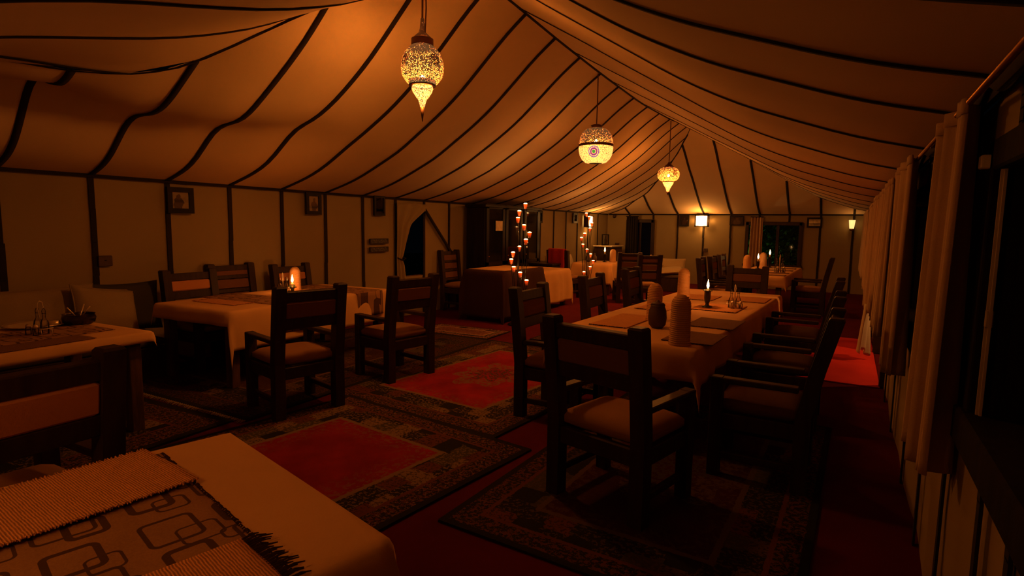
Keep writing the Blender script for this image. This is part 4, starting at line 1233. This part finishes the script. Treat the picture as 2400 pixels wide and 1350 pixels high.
def cushion(label, loc, w, h, d, rot, mat, group):
    t = thing('cushion', label, 'cushion', loc, 0, group)
    t.rotation_euler = rot
    o = obj_of('pillow', pillow_mesh(w, h, d, mat), t)
    p = MB(); q = .485
    pts = []
    for i in range(41):
        a = i / 40 * 4; k = int(a) % 4; f_ = a - int(a)
        c = [(-q, -q), (q, -q), (q, q), (-q, q)]
        x0, y0 = c[k]; x1, y1 = c[(k + 1) % 4]; a = (x0 + (x1 - x0) * f_) / q; b = (y0 + (y1 - y0) * f_) / q
        pts.append((a * w / 2 * (1 - .07 * (1 - b * b)), b * h / 2 * (1 - .09 * (1 - a * a)), 0))
    p.tube(pts, .007, 6).build('piping', mat, t, True)
    return t
GB = 'cushions on the left bench'
def wall_rot(lean, yaw_=0): return (R(90 - lean), 0, R(90) + yaw_)
cushion('long olive cushion at the left edge of the bench', (-6.48, 2.02, .71), 1.40, .52, .20, wall_rot(14), CUSH, GB)
cushion('olive cushion leaning forward in the middle of the bench', (-6.34, 2.74, .70), .62, .50, .17, (R(68), R(10), R(98)), CUSH, GB)
cushion('dark grey cushion at the right end of the bench', (-6.50, 2.99, .70), .66, .52, .18, wall_rot(10, R(-4)), CUSH_DARK, GB)
cushion('long olive cushion past the left frame edge on the bench', (-6.48, .45, .71), 1.4, .52, .20, wall_rot(14), CUSH, GB)
bench('low bench with pillows below the far left window', -4.55, 14.9, 2.0, .75, .46, BENCHC, R(6))
GC = 'pillows on the far bench'
cushion('wide pale pillow leaning at the right of the far bench', (-4.1, 15.2, .66), .80, .38, .17, (R(64), 0, R(6)), CUSH_PALE, GC)
cushion('pale pillow tilted on its corner in the middle of the far bench', (-4.52, 14.92, .64), .44, .44, .15, (R(60), R(40), R(6)), CUSH_PALE, GC)
cushion('pale flat pillow at the right front of the far bench', (-3.92, 14.72, .55), .60, .42, .16, (R(12), R(-5), R(20)), CUSH_PALE, GC)
cushion('pale pillow at the left of the far bench behind the chairs', (-5.1, 15.0, .66), .52, .38, .15, (R(70), 0, R(-4)), CUSH_PALE, GC)
bench('narrow bench along the left wall beyond the cupboard', -6.38, 13.45, .55, 2.0, .45, BENCHC)
cushion('olive pillow on the narrow bench beyond the cupboard', (-6.42, 12.80, .70), .60, .42, .15, wall_rot(16), CUSH, None)
cushion('pale pillow on the narrow bench nearer the corner', (-6.42, 13.75, .70), .50, .40, .15, wall_rot(16), CUSH_PALE, None)

# ------------------------------------------------------------------ curtains on the right wall
rod = thing('curtain_rod', 'thin brass curtain rod along the right wall', 'curtain rod', (XR - .09, 0, 2.035))
MB().tube([(0, -.3, 0), (0, 8, 0), (0, 16.9, 0)], .011, 10).build('rail', BRASS, rod, True)
for y in (.3, 3.5, 6.2, 9.4, 12.6, 15.8):
    MB().box((.05, y, 0), (.10, .02, .03)).build('bracket', BRASS_DARK, rod)
def curtain(label, y0, y1, zb, amp, folds, x0=XR - .09, depth=.07, sway=None, group='curtains along the right wall', mat=None, n=None):
    n = n or max(40, int(folds * 12))
    t = thing('curtain', label, 'curtain', (0, 0, 0), 0, group)
    def fn(u, v):
        z = zb + (2.045 - zb) * v
        if sway: a, b = sway(v)
        else: a, b = y0, y1
        y = a + (b - a) * u
        ph = u * folds * 2 * math.pi
        fl = .55 + .45 * (1 - v)
        dx = amp * fl * (math.sin(ph) + .35 * math.sin(2.3 * ph + 1.2)) + depth * .3
        return (x0 - dx - .0, y + .012 * math.cos(ph), z + .012 * math.sin(ph * .5 + 1) * (1 - v))
    MB().grid(fn, n, 26).build('drape', mat or CURT, t, True, solid=.006)
    # gathered heading tape
    def hd(u, v):
        y = (sway(1)[0] if sway else y0) + ((sway(1)[1] - sway(1)[0]) if sway else (y1 - y0)) * u
        ph = u * folds * 2 * math.pi
        return (x0 - amp * .55 * (math.sin(ph) + .35 * math.sin(2.3 * ph + 1.2)) - depth * .3 - .004, y, 2.0 + .05 * v)
    MB().grid(hd, n, 2).build('heading', mat or CURT, t, True, solid=.008)
    return t
curtain('nearest heavy brown curtain gathered beside the right window', 2.72, 3.20, .70, .055, 3.0, depth=.10, x0=XR - .05, sway=lambda v: (2.50 - .08 * v, 3.02 + .10 * v))
curtain('second brown curtain hanging between the two right windows', 3.85, 4.5, .72, .05, 4, sway=lambda v: (4.1 - .1 * v, 4.7 + .7 * v))
curtain('brown curtain between the second right window and the doorway', 5.6, 6.55, .72, .05, 7)
curtain('brown curtain covering the near half of the right doorway', 6.75, 7.85, .70, .045, 7)
curtain('brown curtain covering the far half of the right doorway', 7.95, 9.1, .66, .06, 8, depth=.1, sway=lambda v: (7.95, 9.1))
curtain('farther brown curtain past the right doorway', 9.9, 11.6, .70, .05, 10)
curtain('brown curtain in the far right corner', 13.0, 16.6, .70, .05, 20)
ln = thing('curtain_lining', 'pale crumpled lining caught up below the doorway curtain', 'curtain', (0, 0, 0))
MB().grid(lambda u, v: (XR - .16 - .03 * math.sin(u * 19) - .05 * (1 - v) * math.sin(u * 7 + 1), 8.05 + .42 * u * (1 - .25 * math.sin(v * 3)) , .12 + .62 * v + .05 * math.sin(u * 9) * (1 - v)), 30, 16).build('drape', CURT_LIGHT, ln, True, solid=.006)
# curtains on the far wall
def curtain_far(label, x0, x1, zb, folds, amp=.035, group='curtains on the far wall', mat=None):
    t = thing('curtain', label, 'curtain', (0, 0, 0), 0, group)
    def fn(u, v):
        z = zb + (1.98 - zb) * v; ph = u * folds * 2 * math.pi
        return (x0 + (x1 - x0) * (.5 + (u - .5) * (1 - .12 * v)), YF - .14 - amp * (math.sin(ph) + .3 * math.sin(2.1 * ph)), z)
    MB().grid(fn, int(folds * 12), 16).build('drape', mat or CURT, t, True, solid=.006)
    MB().tube([((x0 + x1) / 2 - .5 * (x1 - x0), YF - .14, 1.99), ((x0 + x1) / 2 + .5 * (x1 - x0), YF - .14, 1.99)], .012, 8).build('heading_rod', IRON, t)
curtain_far('brown curtain at the left of the leafy far window', -2.42, -2.08, .60, 4)
curtain_far('dark curtain drawn over the far left window, left half', -6.04, -5.64, .62, 5, .02, mat=fabric('black_curtain', (.018, .014, .011), .2, 150, .2))

# ------------------------------------------------------------------ shrub outside the leafy window
sh = thing('shrub', 'leafy green shrub outside the far window', 'shrub', (-1.75, 18.6, -.05))
MB().tube([(0, 0, 0), (.03, .02, .6), (-.05, 0, 1.4)], [.05, .04, .02], 8).build('trunk', WOOD_MID, sh)
lv = MB()
for i in range(2600):
    a = random.random() * 2 * math.pi; rr = random.random() ** .5
    x = rr * 1.05 * math.cos(a); y = rr * .55 * math.sin(a); z = .45 + 1.75 * random.random()
    d1 = Vector((random.uniform(-1, 1), random.uniform(-1, 1), random.uniform(-1, 1))).normalized(); d2v = d1.orthogonal().normalized()
    p = Vector((x, y, z)); l = .05 + .05 * random.random()
    lv.add([p - d1 * l, p + d2v * l * .4, p + d1 * l, p - d2v * l * .4], [(0, 1, 2, 3)])
lo = lv.build('foliage', plain('leaf_green', (.05, .12, .025), .5), sh); lo['kind'] = 'stuff'
yl = thing('unseen_yard_lamp', 'unseen low lamp added in the yard to light the shrub', 'lamp', (-2.9, 18.1, 0))  # added out of view so the leaves show green through the window
MB().lathe([(.05, 0), (.03, .05), (.025, .5)], n=12).build('post', IRON, yl)
MB().lathe([(.02, .5), (.06, .53), (.06, .62), (.01, .66)], n=14).build('shade', GLASS, yl, True)
light('lamp_light', (.25, -.05, .75), 14.0, (.7, 1, .45), .05, yl)
